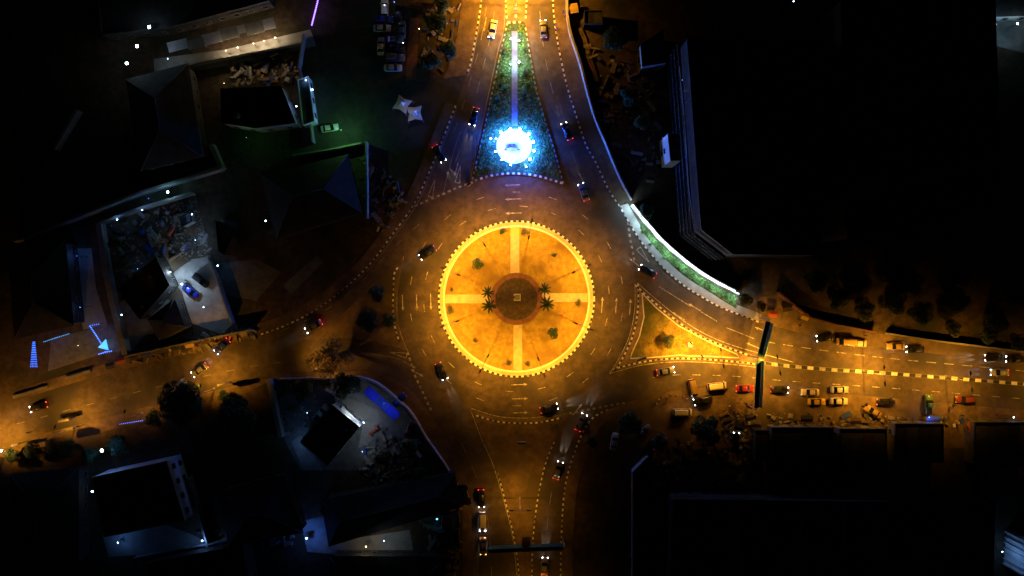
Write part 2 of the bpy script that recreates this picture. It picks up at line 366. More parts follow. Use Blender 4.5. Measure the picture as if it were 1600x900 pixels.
def giveway(pts, m='line_paint', bl=.75):
    q = resample(sp(pts), bl); mb = MB()
    for i in range(0, len(q) - 1, 2): mb.strip([q[i], q[i + 1]], .5, ZP)
    mb.build('give_way_line', m, road)
giveway([(648, 322), (690, 304), (720, 291), (742, 284)]); giveway([(637, 550), (648, 585), (660, 612), (674, 642)])
giveway([(981, 347), (985, 375), (989, 395), (993, 415)]); giveway([(880, 648), (920, 640), (960, 632), (985, 628)], 'line_worn')
def dashes(pts, step=4.6, ln=2.5, m='line_paint', w=.15):
    q = resample(sp(pts), .5); n = int(ln / .5); s_ = int(step / .5)
    for i in range(0, len(q) - n, s_): dash(q[i:i + n + 1], w, m)
dashes([(775, -20), (771, 30), (760, 85), (745, 145), (728, 205), (706, 270)], 6, 3, 'line_worn')
dashes([(760, 10), (752, 60), (742, 100), (722, 170), (700, 230)], 6, 2.6, 'line_worn')
dashes([(842, -20), (846, 50), (858, 120), (874, 180), (898, 250), (920, 310)], 6, 3, 'line_worn')
dashes([(1196, 534), (1290, 548), (1400, 561), (1540, 574), (1680, 588)], 4.6, 2.6)
dashes([(1020, 590), (1050, 586), (1100, 586), (1150, 588), (1240, 596), (1400, 607), (1680, 630)], 5.2, 2.1)
dashes([(720, 690), (742, 740), (758, 790), (766, 850), (770, 950)], 6.5, 3, 'line_worn')
dashes([(852, 950), (852, 880), (856, 810), (866, 750), (885, 690)], 6.5, 3, 'line_worn')
dashes([(440, 566), (390, 573), (300, 592), (200, 616), (80, 648), (-40, 680)], 6, 2.2, 'line_worn')
dashes([(655, 350), (610, 392), (560, 445), (505, 487), (440, 517)], 6, 2.2, 'line_worn')
for a, b in (((1095, 487), (1120, 502)), ((1135, 512), (1178, 529)), ((1030, 448), (1078, 478)), ((985, 405), (1016, 430))): dash([P(*a).xy, P(*b).xy], .15)
def line(pts, m='line_paint', w=.16): MB().strip(sp(pts), w, ZP).build('edge_line', m, road)
line([(631, 400), (624, 430), (620, 470), (622, 505), (630, 532), (638, 550)])
line([(736, 638), (780, 651), (830, 653), (862, 648)]); line([(735, 640), (752, 684), (771, 728), (788, 785), (801, 840), (808, 900)])
line([(952, 584), (1000, 571), (1050, 565.5), (1100, 566), (1150, 570), (1190, 575)]); line([(992, 443), (992, 480), (985, 520), (971, 553), (953, 583)])
line([(996, 442), (1022, 465), (1062, 497), (1102, 522), (1152, 542), (1240, 566)])
line([(560, 528), (600, 536), (637, 547)], 'line_worn'); line([(580, 553), (620, 560), (648, 575)], 'line_worn')
line([(754, -40), (750, 30), (744, 65), (737, 100), (731, 118)], 'line_worn'); line([(714, 168), (693, 224), (668, 284), (648, 325), (615, 371), (585, 411), (548, 448)], 'line_worn')
line([(790, -40), (788, 40), (778, 80), (765, 140), (750, 210), (735, 280)], 'line_worn')
line([(720, 205), (708, 240), (693, 300)], 'line_worn')
# ------------------------------------------------------------------ street lamps
SOD = (1.0, .41, .03)
def lamp_post(gx, gy, ang, label, double=True, h=9.6, arm=1.65, power=9600, col=SOD, lens='sodium', grp='street lamps', head=.9, spot=152, inner=1):
    loc = P(gx, gy); t = empty('street_lamp', loc, 0, label=label, cat='street lamp', group=grp)
    MB().tube([(0, 0, 0), (0, 0, .5), (0, 0, h)], [.16, .10, .06]).build('pole', 'galv_steel', t)
    MB().box((0, 0, .14), (.5, .5, .28)).build('base', 'concrete', t)
    for s in ((1, -1) if double else (1,)):
        d = Vector((math.cos(ang), math.sin(ang), 0)) * s
        MB().tube([(0, 0, h - .35), d * arm * .5 + Vector((0, 0, h)), d * arm + Vector((0, 0, h + .12))], [.045, .04, .035], 6).build('arm', 'galv_steel', t)
        hd = MB().box(tuple(d * (arm + head * .4) + Vector((0, 0, h + .14))), (head, .34, .14), math.atan2(d.y, d.x)).build('lamp_head', 'dark_steel', t)
        MB().box(tuple(d * (arm + head * .42) + Vector((0, 0, h + .05))), (head * .6, .24, .04), math.atan2(d.y, d.x)).build('lens', lens, hd)
        tilt = (d * (.0 if double else .55) + Vector((0, 0, -1))).to_track_quat('-Z', 'Y').to_euler()
        light('lamp_light', 'SPOT', t, d * (arm + head * .42) + Vector((0, 0, h - .02)), power * (inner if s < 0 else 1), col, .12, spot if double else 150, tilt, .8 if double else 1)
    return t
pos = ['north west rim', 'upper north west rim', 'north rim', 'north east rim', 'south east rim', 'lower south rim', 'lower south west rim', 'west rim']
for k, a in enumerate((157, 120.6, 79, 25.6, -22, -70, -117, -160)):
    p = C0 + Vector((math.cos(R(a)), math.sin(R(a)))) * 16.9
    lamp_post(p.x * S + 800, 450 - p.y * S, R(a), 'double-arm street lamp on the %s of the round island lawn' % pos[k], grp='lamps around the roundabout', inner=.5)
lamp_post(1193, 563, R(100), 'double-arm street lamp on the median by the green gantry', power=14000)
lamp_post(1349, 579, R(93), 'double-arm street lamp on the striped median beside parked silver cars', power=14000)
lamp_post(1477, 588, R(95), 'double-arm street lamp far along the striped median', power=7500)
lamp_post(1625, 601, R(95), 'double-arm street lamp at the end of the median, beyond the frame edge', power=2500)
lamp_post(1072, 541, R(130), 'double-arm street lamp on the triangular lawn by its small tree', power=11000)
lamp_post(1110, 553, R(100), 'double-arm street lamp near the lower kerb of the triangular lawn', power=9000)
lamp_post(806, 8, R(180), 'double-arm street lamp on the paved median above the lit garden', power=34000, h=11, spot=164)
lamp_post(806, -110, R(180), 'double-arm street lamp far up the northern median', power=14000)
lamp_post(812, 778, R(180), 'dim double-arm street lamp on the southern splitter island', power=2600)
lamp_post(822, 985, R(180), 'double-arm street lamp down the southern median', power=6500)
for x, y, a, pw, lb in ((8, 704, 75, 16000, 'single-arm street lamp by the bushes at the far west end'), (118, 668, 72, 11000, 'single-arm street lamp beside the roadside sign boards'),
                        (335, 607, 75, 11000, 'single-arm street lamp between the two dark trees'), (494, 576, 60, 7500, 'single-arm street lamp beneath the bare tree'),
                        (222, 645, 75, 2500, 'dim single-arm street lamp west of the big dark tree')):
    lamp_post(x, y, R(a), lb, False, power=pw, h=8.5 if x != 494 else 6.5)

# ------------------------------------------------------------------ small lamps on walls and posts
def wall_lamp(x, y, z, col, power, label, lens='led_cool', size=.22, post=True, cat='lamp', grp=None, spot=None, name='post_lamp', rot=(0, 0, 0)):
    size *= .72 if size < .6 else .9
    p = P(x, y, z); b = Vector((p.x, p.y, 0)); t = empty(name, b, label=label, cat=cat, group=grp)
    if post: MB().tube([(0, 0, 0), (0, 0, z - .1)], [.05, .035], 6).build('post', 'dark_steel', t)
    MB().box((0, 0, z - .12), (size * .7, size * .7, .12)).build('housing', 'dark_steel', t)
    MB().tube([(0, 0, z - .06), (0, 0, z), (0, 0, z + .06), (0, 0, z + .1)], [size * .3, size * .42, size * .33, size * .08], 10).build('lens', lens, t)
    light('lamp_light', 'POINT' if not spot else 'SPOT', t, (0, 0, z + .35) if not spot else (0, 0, z - .2), power, col, .1, spot, rot)
    return t
names = 'first second third fourth fifth sixth seventh eighth ninth tenth eleventh twelfth thirteenth'.split()
CW = (.62, .82, 1); BL = (.18, .42, 1); WW = (1, .72, .42)
for x, y, lb in ((233, 42, 'topmost'), (214, 72, 'middle'), (198, 99, 'lowest')):
    wall_lamp(x, y, 6, CW, 130, 'bright white flood lamp, %s of three in a line along the dark lane' % lb, 'led_flood', .9, grp='three flood lamps along the lane')
wall_lamp(262, 300, 3, (.3, .75, 1), 190, 'cyan-white lamp beside the long double boundary wall', 'led_flood', .65)
wall_lamp(222, 328, 2.6, BL, 45, 'small white lamp, right one on the yard wall', 'led_cool', .4); wall_lamp(183, 343, 2.6, BL, 50, 'small white lamp at the corner of the yard wall', 'led_cool', .4)
wall_lamp(190, 492, 3, BL, 22, 'small pale lamp on the long grey strip wall', 'led_cool', .4)
wall_lamp(284, 444, 3.2, (.5, .72, 1), 1200, 'white lamp at the forecourt edge beside the dark roof', 'led_flood', .45)
wall_lamp(266, 425, 2, CW, 330, 'white lamp lighting the curved debris edge', 'led_cool', .35)
wall_lamp(305, 375, 4, (.3, .55, 1), 320, 'small blue-white lamp over the rubble yard', 'led_cool', .12)
wall_lamp(300, 335, 4, BL, 60, 'small blue-white lamp beside the rubble yard shed', 'led_cool', .3)
wall_lamp(318, 480, 3, BL, 60, 'small blue-white lamp over the lit forecourt', 'led_cool', .3)
wall_lamp(215, 420, 3, BL, 60, 'small dim blue lamp in the overgrown yard', 'led_blue', .25)
wall_lamp(232, 310, 3, BL, 60, 'small dim blue lamp between the two boundary walls', 'led_blue', .25)
wall_lamp(120, 400, 3, (.08, .25, 1), 90, 'small blue lamp over the narrow tiled court', 'led_blue', .25)
wall_lamp(125, 480, 4, BL, 40, 'small blue lamp at the lower end of the tiled court', 'led_blue', .25)
wall_lamp(340, 415, 3, BL, 30, 'small white lamp on the court wall beside the hipped roof', 'led_cool', .45)
wall_lamp(415, 345, 4, BL, 20, 'small pale lamp above the blue awning in the dark compound', 'led_cool', .5)
wall_lamp(478, 125, 3.5, BL, 40, 'small blue-white lamp above the narrow kiosk', 'led_cool', .5); wall_lamp(488, 140, 3, BL, 35, 'small white tube lamp right of the narrow kiosk', 'led_cool', .5)
wall_lamp(463, 166, 3, BL, 40, 'white tube lamp at the left of the narrow kiosk', 'led_cool', .5)
wall_lamp(533, 203, 5, (.25, 1, .3), 800, 'green lamp over the side road by the pale saloon', 'led_green', .12)
wall_lamp(385, 215, 5, (.3, 1, .25), 60, 'green lamp over the dark grassy yard', 'led_green', .12)
wall_lamp(350, 130, 4, (.8, 1, .35), 28, 'dim olive lamp at the back yard corner', 'warm_bulb', .15)
for i, (x, y) in enumerate(((353, 79), (371, 74), (396, 68), (412, 64), (430, 59))):
    wall_lamp(x, y, 2.6, WW, 420 if i != 3 else 650, 'warm bulb under the long terrace awnings, %s from the west' % names[i], 'warm_bulb', .28, grp='warm bulbs along the terrace')
wall_lamp(262, 92, 4, CW, 45, 'small white lamp at the grey end of the terrace', 'led_cool', .2)
wall_lamp(159, 704, 5, (.1, .3, 1), 420, 'bright blue-white flood lamp among the dark bushes', 'led_flood', .95); wall_lamp(2, 704, 5, BL, 150, 'blue-white flood lamp at the western frame edge', 'led_flood', .7)
wall_lamp(144, 768, 4, CW, 25, 'white lamp on the corner of the dark roofed house', 'led_flood', .6)
wall_lamp(316, 845, 2.4, (.15, .35, 1), 130, 'blue-white lamp at the corner of the back passage', 'led_cool', .5)
wall_lamp(184, 848, 2.2, (.1, .3, 1), 110, 'blue lamp beside the small back patio', 'led_cool', .35)
wall_lamp(243, 760, 6, (.1, .3, 1), 40, 'dim blue lamp lighting the side facade of the house', 'led_blue', .2)
wall_lamp(65, 808, 3, WW, 6, 'tiny distant lamp in the black western yard', 'warm_bulb', .35)
wall_lamp(521, 634, 3.2, CW, 150, 'white lamp at the ridge corner of the compound house', 'led_flood', .4)
wall_lamp(568, 660, 4, (.75, .85, 1), 240, 'white lamp lighting the pale compound yard', 'led_cool', .25)
wall_lamp(480, 645, 4, BL, 25, 'dim lamp over the parked pale pickup', 'led_cool', .15)
wall_lamp(472, 690, 3, BL, 120, 'small lamp in the narrow side yard behind the compound house', 'led_cool', .25)
wall_lamp(566, 706, 3, CW, 60, 'dim lamp at the lower porch of the compound house', 'led_cool', .15)
wall_lamp(600, 630, 5, BL, 30, 'blue lamp over the blue roofed shelter', 'led_blue', .2)
wall_lamp(571, 796, 3.5, (.2, .6, 1), 25, 'short cyan tube lamp on the compound back wall', 'led_cyan', .7)
wall_lamp(479, 841, 3, (.06, .2, 1), 420, 'bright blue lamp on the small tiled porch', 'led_flood', .5)
wall_lamp(572, 854, 3, WW, 130, 'warm white lamp on the long patio', 'warm_bulb', .4); wall_lamp(600, 845, 4, CW, 150, 'white lamp over the long patio steps', 'led_cool', .2)
wall_lamp(683, 811, 3, (.1, .5, 1), 60, 'cyan lamp beside the roadside shacks', 'led_cyan', .6)
wall_lamp(1555, 38, 4, (.3, .7, 1), 260, 'bright blue-white lamp on the walled yard in the far corner', 'led_flood', .85); wall_lamp(1590, 37, 4, CW, 150, 'white lamp at the corner of the far lit yard', 'led_flood', .6)
wall_lamp(1523, 30, 4, BL, 30, 'small blue lamp at the left end of the far lit yard', 'led_cool', .45); wall_lamp(1533, 33, 4, BL, 30, 'small blue lamp second along the far lit yard', 'led_cool', .4)
wall_lamp(1240, 2, 6, CW, 8, 'tiny white lamp at the top edge over black ground', 'led_cool', .4)
wall_lamp(1452, 652, 3, BL, 90, 'blue lamp over the shop front stall', 'led_blue', .3)
wall_lamp(1584, 652, 3, BL, 25, 'small blue lamp at the eastern shop corner', 'led_cool', .45)
wall_lamp(1592, 700, 3, BL, 30, 'small blue lamp in the eastern yard below the shops', 'led_blue', .5)
wall_lamp(1566, 862, 4, BL, 230, 'blue lamp beside the finned balcony facade', 'led_cool', .3)
wall_lamp(1404, 716, 3, CW, 10, 'small white lamp, pair partner upper, between shop roofs', 'led_cool', .35); wall_lamp(1403, 721, 3, CW, 10, 'small white lamp, pair partner lower, between shop roofs', 'led_cool', .35)
wall_lamp(638, 175, 5, (.7, .65, 1), 90, 'added pale violet lamp brightening the two pointed tents', 'led_violet', .15)  # added lamp, there only to brighten the tent canopies
wall_lamp(1035, 215, 5, (.55, .5, 1), 14, 'dim violet lamp by the white bay of the tall block', 'led_violet', .15)
wall_lamp(1066, 125, 16, (.3, .4, 1), 28, 'small blue lamp on the frame above the tall block', 'led_blue', .3)
wall_lamp(1098, 143, 16, (.3, .4, 1), 28, 'small blue lamp at the rectangular roof frame', 'led_blue', .3)
wall_lamp(655, 45, 4, WW, 12, 'tiny warm lamp at the car park path, upper', 'warm_bulb', .3); wall_lamp(630, 67, 3, WW, 8, 'tiny warm lamp at the car park path, lower', 'warm_bulb', .3)
wall_lamp(601, 8, 4, CW, 40, 'white lamp at the top of the parked row', 'led_cool', .2); wall_lamp(616, 3, 4, BL, 20, 'small blue lamp behind the parked row', 'led_blue', .35)

# ------------------------------------------------------------------ lit monument in the northern garden
mo = P(803, 229)
pl = empty('monument_plaza', mo, label='round white marble plaza with stepped plinth and dark emblem', cat='monument')
MB().prism(arc((0, 0), 4.1, 0, 360, 64)[:-1], .05, .32).build('plaza_disc', 'marble', pl)
MB().wall(arc((0, 0), 4.15, 0, 360, 64), .3, .05, .5).build('rim', 'marble', pl)
for i, (wd, dp, z0, z1) in enumerate(((3.6, 2.2, .3, .55), (3.0, 1.5, .5, .8), (2.2, 1.0, .75, 1.3))): MB().box((-.5, -.1, (z0 + z1) / 2), (wd, dp, z1 - z0)).build('step', 'marble', pl)
mb = MB(); mb.tube([(-1.05, .25, 1.3), (-1.05, .1, 2.4), (-.8, -.1, 2.7)], [.14, .14, .1]).tube([(.05, .25, 1.3), (.05, .1, 2.4), (-.2, -.1, 2.7)], [.14, .14, .1]).tube([(-1.05, -.2, 1.45), (.05, -.2, 1.45)], [.14, .14]).tube([(-.5, -.2, 1.4), (-.5, .1, 2.1)], [.16, .1])
mb.build('emblem', 'bronze', pl)
for s in (-1, 1): MB().box((-.5 + s * 1.7, -.95, .7), (.7, .16, .7)).build('plaque', 'bronze', pl)
names = 'first second third fourth fifth sixth seventh eighth ninth tenth eleventh twelfth thirteenth'.split()
fl = [(783, 207), (797, 202), (812, 202), (826, 210), (833, 222), (834, 236), (828, 249), (822, 261), (798, 258), (784, 250), (774, 237), (775, 217), (767, 217)]
for i, (x, y) in enumerate(fl):
    p = P(x, y, .6); t = empty('garden_floodlight', Vector((p.x, p.y, .16)), label='low blue-white floodlight, %s clockwise round the monument plaza' % names[i], cat='floodlight', group='floodlights round the monument')
    big = i < 7
    MB().tube([(0, 0, 0), (0, 0, .5)], [.05, .05], 6).build('stake', 'dark_steel', t)
    d = Vector((mo.x - p.x, mo.y - p.y, 0)).normalized(); a = math.atan2(d.y, d.x)
    MB().box((-d.x * .08, -d.y * .08, .55), (.22, .5, .36), a).build('housing', 'dark_steel', t)
    s = 1.0 if big else .6
    MB().tube([Vector((0, 0, .6)), Vector((0, 0, .72)), Vector((0, 0, .78))], [.3 * s, .3 * s, .12 * s], 12).build('lens', 'led_flood', t)
    light('lamp_light', 'POINT', t, (0, 0, 1.25), 4600 if big else 2000, (.02, .13, 1), .15)
    light('lamp_beam', 'SPOT', t, (d.x * .3, d.y * .3, .9), 420, (.75, .9, 1), .12, 110, (R(80), 0, a - R(90)), .8)
# two pairs of garden lamps further up the path
for i, (x, y, pw) in enumerate(((798, 60, 600), (811, 63, 1200), (798, 100, 800), (811, 97, 1300))):
    wall_lamp(x, y, 1.6, (.45, .9, 1), pw, 'cyan-white garden lamp %s of the slab path, %s pair' % (('left', 'right')[i % 2], ('upper', 'lower')[i // 2]), 'led_flood', .55 if i % 2 else .4, cat='garden lamp', grp='garden lamps by the slab path', name='garden_lamp')
# ------------------------------------------------------------------ boundary walls
def wall_thing(pts, h, label, m='rendered_wall', w=.3, cap='concrete', name='boundary_wall', sm=False, cat='wall', posts=True):
    q = sp(pts, 4) if sm else P2(pts); o = Vector((*q[0], 0)); t = empty(name, o, label=label, cat=cat)
    MB().wall(q, w, 0, h).build('wall', m, t).location = (0, 0, 0)
    t.children[0].matrix_parent_inverse = Matrix.Translation(-o)
    c = MB().wall(q, w + .12, h + .003, h + .08).build('coping', cap, t); c.matrix_parent_inverse = Matrix.Translation(-o)
    if posts:
        for p in resample(q, 6.5):
            s = MB().box((p.x, p.y, h / 2 + .08), (w + .16, w + .16, h + .16)).build('pier', cap, t); s.matrix_parent_inverse = Matrix.Translation(-o)
    return t
wall_thing([(884, -60), (885, 15), (887, 40), (893, 65), (905, 100), (918, 150), (930, 190), (945, 225), (968, 280), (986, 313)], 2.4, 'long pale curved boundary wall along the north-east pavement', 'rendered_wall', .35, 'rendered_wall', sm=True)
lw = wall_thing(LEDW, 2.5, 'curved garden wall topped by a glaring white light strip', 'pale_wall', .5, sm=True, posts=False)
q = resample(offset(sp(LEDW, 4), -.22), .4)
for i in range(0, len(q) - 6, 6):                                    # separate light fittings end to end along the coping
    a, b = q[i], q[i + 6] + (q[i + 5] - q[i + 6]) * .35
    o = MB().wall([a, q[i + 3], b], random.uniform(.36, .48), 2.6, 2.72).build('light_fitting', 'led_white_dim' if random.random() < .25 else 'led_white', lw); o.matrix_parent_inverse = Matrix.Translation(-lw.location)
q = resample(offset(sp(LEDW, 4), -1.1), 5)
for p in q: light('strip_light', 'POINT', lw, Vector((p.x, p.y, 1.9)) - lw.location, 520, (.55, .85, 1), .4)
wall_thing([(1214, 458), (1238, 479), (1262, 496), (1300, 507), (1362, 519)], 2.2, 'reddish boundary wall above the parked cars', 'brick_paving', .3, 'brick_paving')
wall_thing([(1384, 521), (1440, 530), (1600, 550), (1690, 560)], 2.0, 'low dark wall behind the two white-lit cars', 'grey_wall', .3)
wall_thing([(567, 589), (590, 597), (620, 620), (645, 645), (667, 682), (695, 722), (715, 757)], 2.3, 'curved compound wall with orange-lit coping beside the south-west road', 'rendered_wall', .3, sm=True)
wall_thing([(440, 591), (565, 588)], 2.3, 'straight compound wall under the bare tree', 'rendered_wall', .3)
wall_thing([(424, 592), (443, 681)], 2.3, 'thick cream side wall of the compound', 'rendered_wall', .9, 'rendered_wall', posts=False)
wall_thing([(635, 772), (714, 757)], 2.3, 'orange-tinged wall running from the road corner to the dark yard', 'rendered_wall', .3)
wall_thing([(500, 803), (615, 782)], 2.2, 'dark back wall carrying a cyan tube lamp', 'grey_wall', .3)
wall_thing([(30, 378), (110, 348), (230, 302), (350, 266), (354, 262)], 2.6, 'upper strand of the long slanting boundary wall', 'grey_wall', .5, posts=False)
wall_thing([(160, 322), (262, 292), (350, 262)], 2.2, 'lower strand of the long slanting boundary wall', 'grey_wall', .35)
wall_thing([(163, 350), (222, 328), (306, 303)], 2.2, 'lamp-lit top wall of the rubble yard', 'grey_wall', .5, posts=False)
wall_thing([(162, 350), (172, 420), (182, 470), (203, 553)], 2.2, 'wide bluish side wall of the overgrown yard', 'grey_wall', 1.2, 'grey_wall', posts=False)
wall_thing([(204, 556), (300, 535), (396, 515)], 2.2, 'orange-lit front wall behind the roadside stalls', 'rendered_wall', .3)
wall_thing([(330, 402), (345, 440), (367, 505)], 2.2, 'pale wall along the right side of the forecourt', 'grey_wall', .3)
wall_thing([(575, 226), (576, 290), (576, 342)], 2.4, 'dark upright wall closing the side road lot', 'grey_wall', .3)
wall_thing([(462, 245), (520, 236), (568, 226)], 2.2, 'dark wall south of the green-lit yard', 'grey_wall', .3)
wall_thing([(335, 228), (350, 262)], 2.2, 'short grey double wall at the bend of the boundary', 'grey_wall', .9, posts=False)
wall_thing([(478, 60), (470, 110), (482, 150), (492, 225)], 2.2, 'dark wall beside the narrow kiosk', 'grey_wall', .3)
wall_thing([(987, 735), (1011, 711)], 2.4, 'short pale slanting wall end by the south-east yard', 'rendered_wall', .6, 'rendered_wall', posts=False)
wall_thing([(987, 737), (987, 960)], 2.2, 'long straight orange-tinged wall of the south-east yard', 'rendered_wall', .25)
wall_thing([(905, 45), (912, 60), (922, 95), (933, 128)], .5, 'low brown wall inside the dark north-east ground', 'dirt', .9, 'dirt', posts=False)
wall_thing([(300, 745), (330, 850)], 2.0, 'grey dividing wall beside the back passage', 'grey_wall', .35)
wall_thing([(217, 868), (297, 852), (400, 834)], 2.0, 'bluish-edged wall below the back passage', 'grey_wall', .25)
wall_thing([(245, 120), (330, 98), (478, 70)], 2.0, 'grey wall along the lower edge of the lit terrace', 'grey_wall', .25)
wall_thing([(92, 235), (128, 175)], 2.0, 'short blue-lit wall in the black north-west', 'grey_wall', .6, posts=False)

# ------------------------------------------------------------------ paved yards
def yard(pts, m, z=.012, name='yard'): return MB().sheet(P2(pts), z).build(name, m, kind='structure')
yard([(240, 92), (350, 78), (485, 46), (494, 72), (352, 103), (242, 122)], 'concrete')
yard([(166, 348), (306, 304), (330, 400), (300, 415), (262, 430), (215, 465), (185, 470)], 'dirt')
yard([(262, 432), (300, 405), (330, 400), (346, 440), (366, 505), (345, 522), (300, 505), (284, 455)], 'concrete', .016)
yard([(180, 470), (235, 440), (300, 505), (300, 530), (205, 553)], 'concrete_dark')
yard([(112, 388), (143, 388), (150, 450), (168, 508), (130, 515), (118, 450)], 'concrete')
yard([(80, 528), (150, 512), (186, 505), (190, 548), (150, 556), (75, 580)], 'concrete_dark')
yard([(345, 342), (372, 348), (366, 390), (352, 385)], 'concrete_dark'); yard([(338, 412), (400, 405), (440, 425), (400, 470), (350, 460)], 'concrete_dark')
yard([(442, 447), (495, 398), (505, 410), (455, 460)], 'concrete_dark')
yard([(428, 598), (566, 592), (620, 624), (664, 682), (640, 700), (560, 735), (470, 735), (445, 690)], 'concrete_dark', .014)  # darker concrete puts the unlit part of the compound yard into the colour
yard([(522, 634), (545, 622), (590, 640), (600, 680), (560, 700), (566, 668)], 'concrete', .02)  # lit part of the same yard, its brightness put in as paler concrete
yard([(160, 835), (260, 820), (300, 835), (330, 850), (290, 862), (170, 870)], 'concrete')
yard([(470, 815), (505, 806), (520, 850), (560, 840), (640, 828), (646, 862), (520, 866), (480, 862)], 'concrete')
yard([(1516, 38), (1600, 30), (1610, 85), (1580, 78), (1520, 62)], 'concrete')
yard([(640, 28), (655, 28), (650, 125), (634, 126)], 'brick_paving', .02, 'path')
yard([(355, 175), (470, 205), (480, 245), (380, 262), (352, 240)], 'lawn_green', .013)
yard([(870, -50), (1040, -50), (1050, 100), (1040, 280), (990, 310), (945, 220), (905, 90), (886, 10)], 'earth', .009)
yard([(470, 680), (455, 690), (474, 735), (505, 735)], 'concrete', .018)

# ------------------------------------------------------------------ buildings
WIN = MB().box((0, 0, .68), (1.3, .1, .08)).box((0, 0, -.68), (1.4, .16, .08)).box((.62, 0, 0), (.07, .1, 1.3)).box((-.62, 0, 0), (.07, .1, 1.3)).box((0, 0, 0), (.05, .08, 1.3)).mesh('window', 'concrete_dark')
PANE = MB().box((0, 0, 0), (1.2, .03, 1.3)).mesh('pane', 'glass')
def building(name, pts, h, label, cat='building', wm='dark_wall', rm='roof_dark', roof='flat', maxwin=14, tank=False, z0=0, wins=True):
    q = P2(pts, h)                                                    # roof outline seen at height h
    ar = sum(a.x * b.y - b.x * a.y for a, b in zip(q, q[1:] + q[:1]))
    if ar < 0: q = q[::-1]
    c = sum(q, Vector((0, 0))) / len(q); o = Vector((c.x, c.y, 0)); t = empty(name, o, label=label, cat=cat)
    L = [p - c for p in q]
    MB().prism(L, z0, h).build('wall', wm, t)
    n = len(L)
    if roof == 'flat':
        rf = MB().prism([p * .985 for p in L], h + .01, h + .06).build('roof', rm, t)
        if n == 4:                                                   # each roofing sheet a piece of its own
            e = [p * .975 for p in L]
            if (e[1] - e[0]).length < (e[2] - e[1]).length: e = e[1:] + e[:1]
            m = max(2, int((e[1] - e[0]).length / 2.6))
            for j in range(m):
                f0, f1 = (j + .01) / m, (j + .985) / m
                MB().prism([e[0].lerp(e[1], f0), e[0].lerp(e[1], f1), e[3].lerp(e[2], f1), e[3].lerp(e[2], f0)], h + .065, h + random.uniform(.1, .15)).build('roof_sheet', random.choice([rm, rm, 'roof_grey', 'roof_dark']), rf)
        for _ in range(2 if h > 4 else 0):
            p = L[random.randrange(n)] * random.uniform(.2, .7); MB().box((p.x, p.y, h + .45), (1.1, .6, .7), random.uniform(0, 3)).build('cooling_unit', 'concrete_dark', t)
        MB().wall(L + L[:1], .25, h - .02, h + .55).build('parapet', 'roof_dark' if wm != 'pale_wall' else wm, t)
    else:
        e = [p * 1.07 for p in L]; 
        l01 = (e[1] - e[0]).length; l12 = (e[2] - e[1]).length
        if l01 < l12: e = e[1:] + e[:1]; l01, l12 = l12, l01
        m0 = (e[0] + e[3]) / 2; m1 = (e[1] + e[2]) / 2; rr = min(.5 * l12 / l01, .48); rh = l12 * .5 * .42
        a = m0 + (m1 - m0) * rr; b = m1 + (m0 - m1) * rr; Z = h + .02
        E = [(p.x, p.y, Z) for p in e]; A = (a.x, a.y, Z + rh); B = (b.x, b.y, Z + rh)
        mb = MB(); mb.face([E[0], E[1], B, A]); mb.face([E[2], E[3], A, B]); mb.face([E[1], E[2], B]); mb.face([E[3], E[0], A]); mb.face([E[3], E[2], E[1], E[0]])
        rf = mb.build('roof', rm, t)
        mb = MB(); mb.tube([A, B], .12, 6)
        for i, T in ((0, A), (3, A), (1, B), (2, B)): mb.tube([E[i], T], .1, 6)
        mb.build('ridge_cap', rm, rf)
    k = 0
    if wins:
        for i in range(n):
            a, b = L[i], L[(i + 1) % n]; d = (b - a); ln = d.length; nn = Vector((d.y, -d.x)).normalized(); mid = (a + b) / 2 + c
            if nn.dot(-mid.normalized()) < .25 or ln < 3: continue
            m = max(1, int(ln / 3.4)); st = max(1, int(h / 3.1))
            for s in range(st):
                for j in range(m):
                    if k >= maxwin: break
                    p = a + d * (j + .5) / m + nn * .04; zz = 1.6 + s * 3.1
                    if zz > h - .8: continue
                    wo_ = bpy.data.objects.new('window', WIN); COL.objects.link(wo_); wo_.parent = t; wo_.location = (p.x, p.y, zz); wo_.rotation_euler = (0, 0, math.atan2(d.y, d.x))
                    pa = bpy.data.objects.new('pane', PANE); COL.objects.link(pa); pa.parent = wo_; k += 1
    if tank:
        p = L[0] * .5; MB().tube([(p.x, p.y, h + .1), (p.x, p.y, h + 1.5), (p.x, p.y, h + 1.7)], [.7, .7, .3], 12).build('water_tank', 'roof_dark', t)
    return t
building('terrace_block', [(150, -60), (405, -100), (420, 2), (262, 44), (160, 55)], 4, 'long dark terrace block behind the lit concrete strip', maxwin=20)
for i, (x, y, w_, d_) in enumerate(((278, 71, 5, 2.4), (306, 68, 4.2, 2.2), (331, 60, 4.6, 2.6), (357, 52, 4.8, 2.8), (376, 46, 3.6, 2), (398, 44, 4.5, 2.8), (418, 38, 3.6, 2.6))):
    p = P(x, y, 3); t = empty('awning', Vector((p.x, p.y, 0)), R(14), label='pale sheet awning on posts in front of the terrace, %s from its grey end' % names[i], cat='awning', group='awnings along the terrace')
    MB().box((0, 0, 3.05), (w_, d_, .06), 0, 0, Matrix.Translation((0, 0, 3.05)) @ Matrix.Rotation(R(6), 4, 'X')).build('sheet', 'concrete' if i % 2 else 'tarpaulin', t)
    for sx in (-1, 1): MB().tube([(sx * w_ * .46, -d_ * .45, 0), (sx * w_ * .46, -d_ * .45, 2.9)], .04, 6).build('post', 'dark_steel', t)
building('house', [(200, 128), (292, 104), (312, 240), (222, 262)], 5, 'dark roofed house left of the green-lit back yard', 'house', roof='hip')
building('house', [(346, 140), (440, 136), (462, 192), (400, 200), (348, 192)], 5, 'dark flat-roofed house above the green-lit yard', 'house', wm='concrete', tank=True)
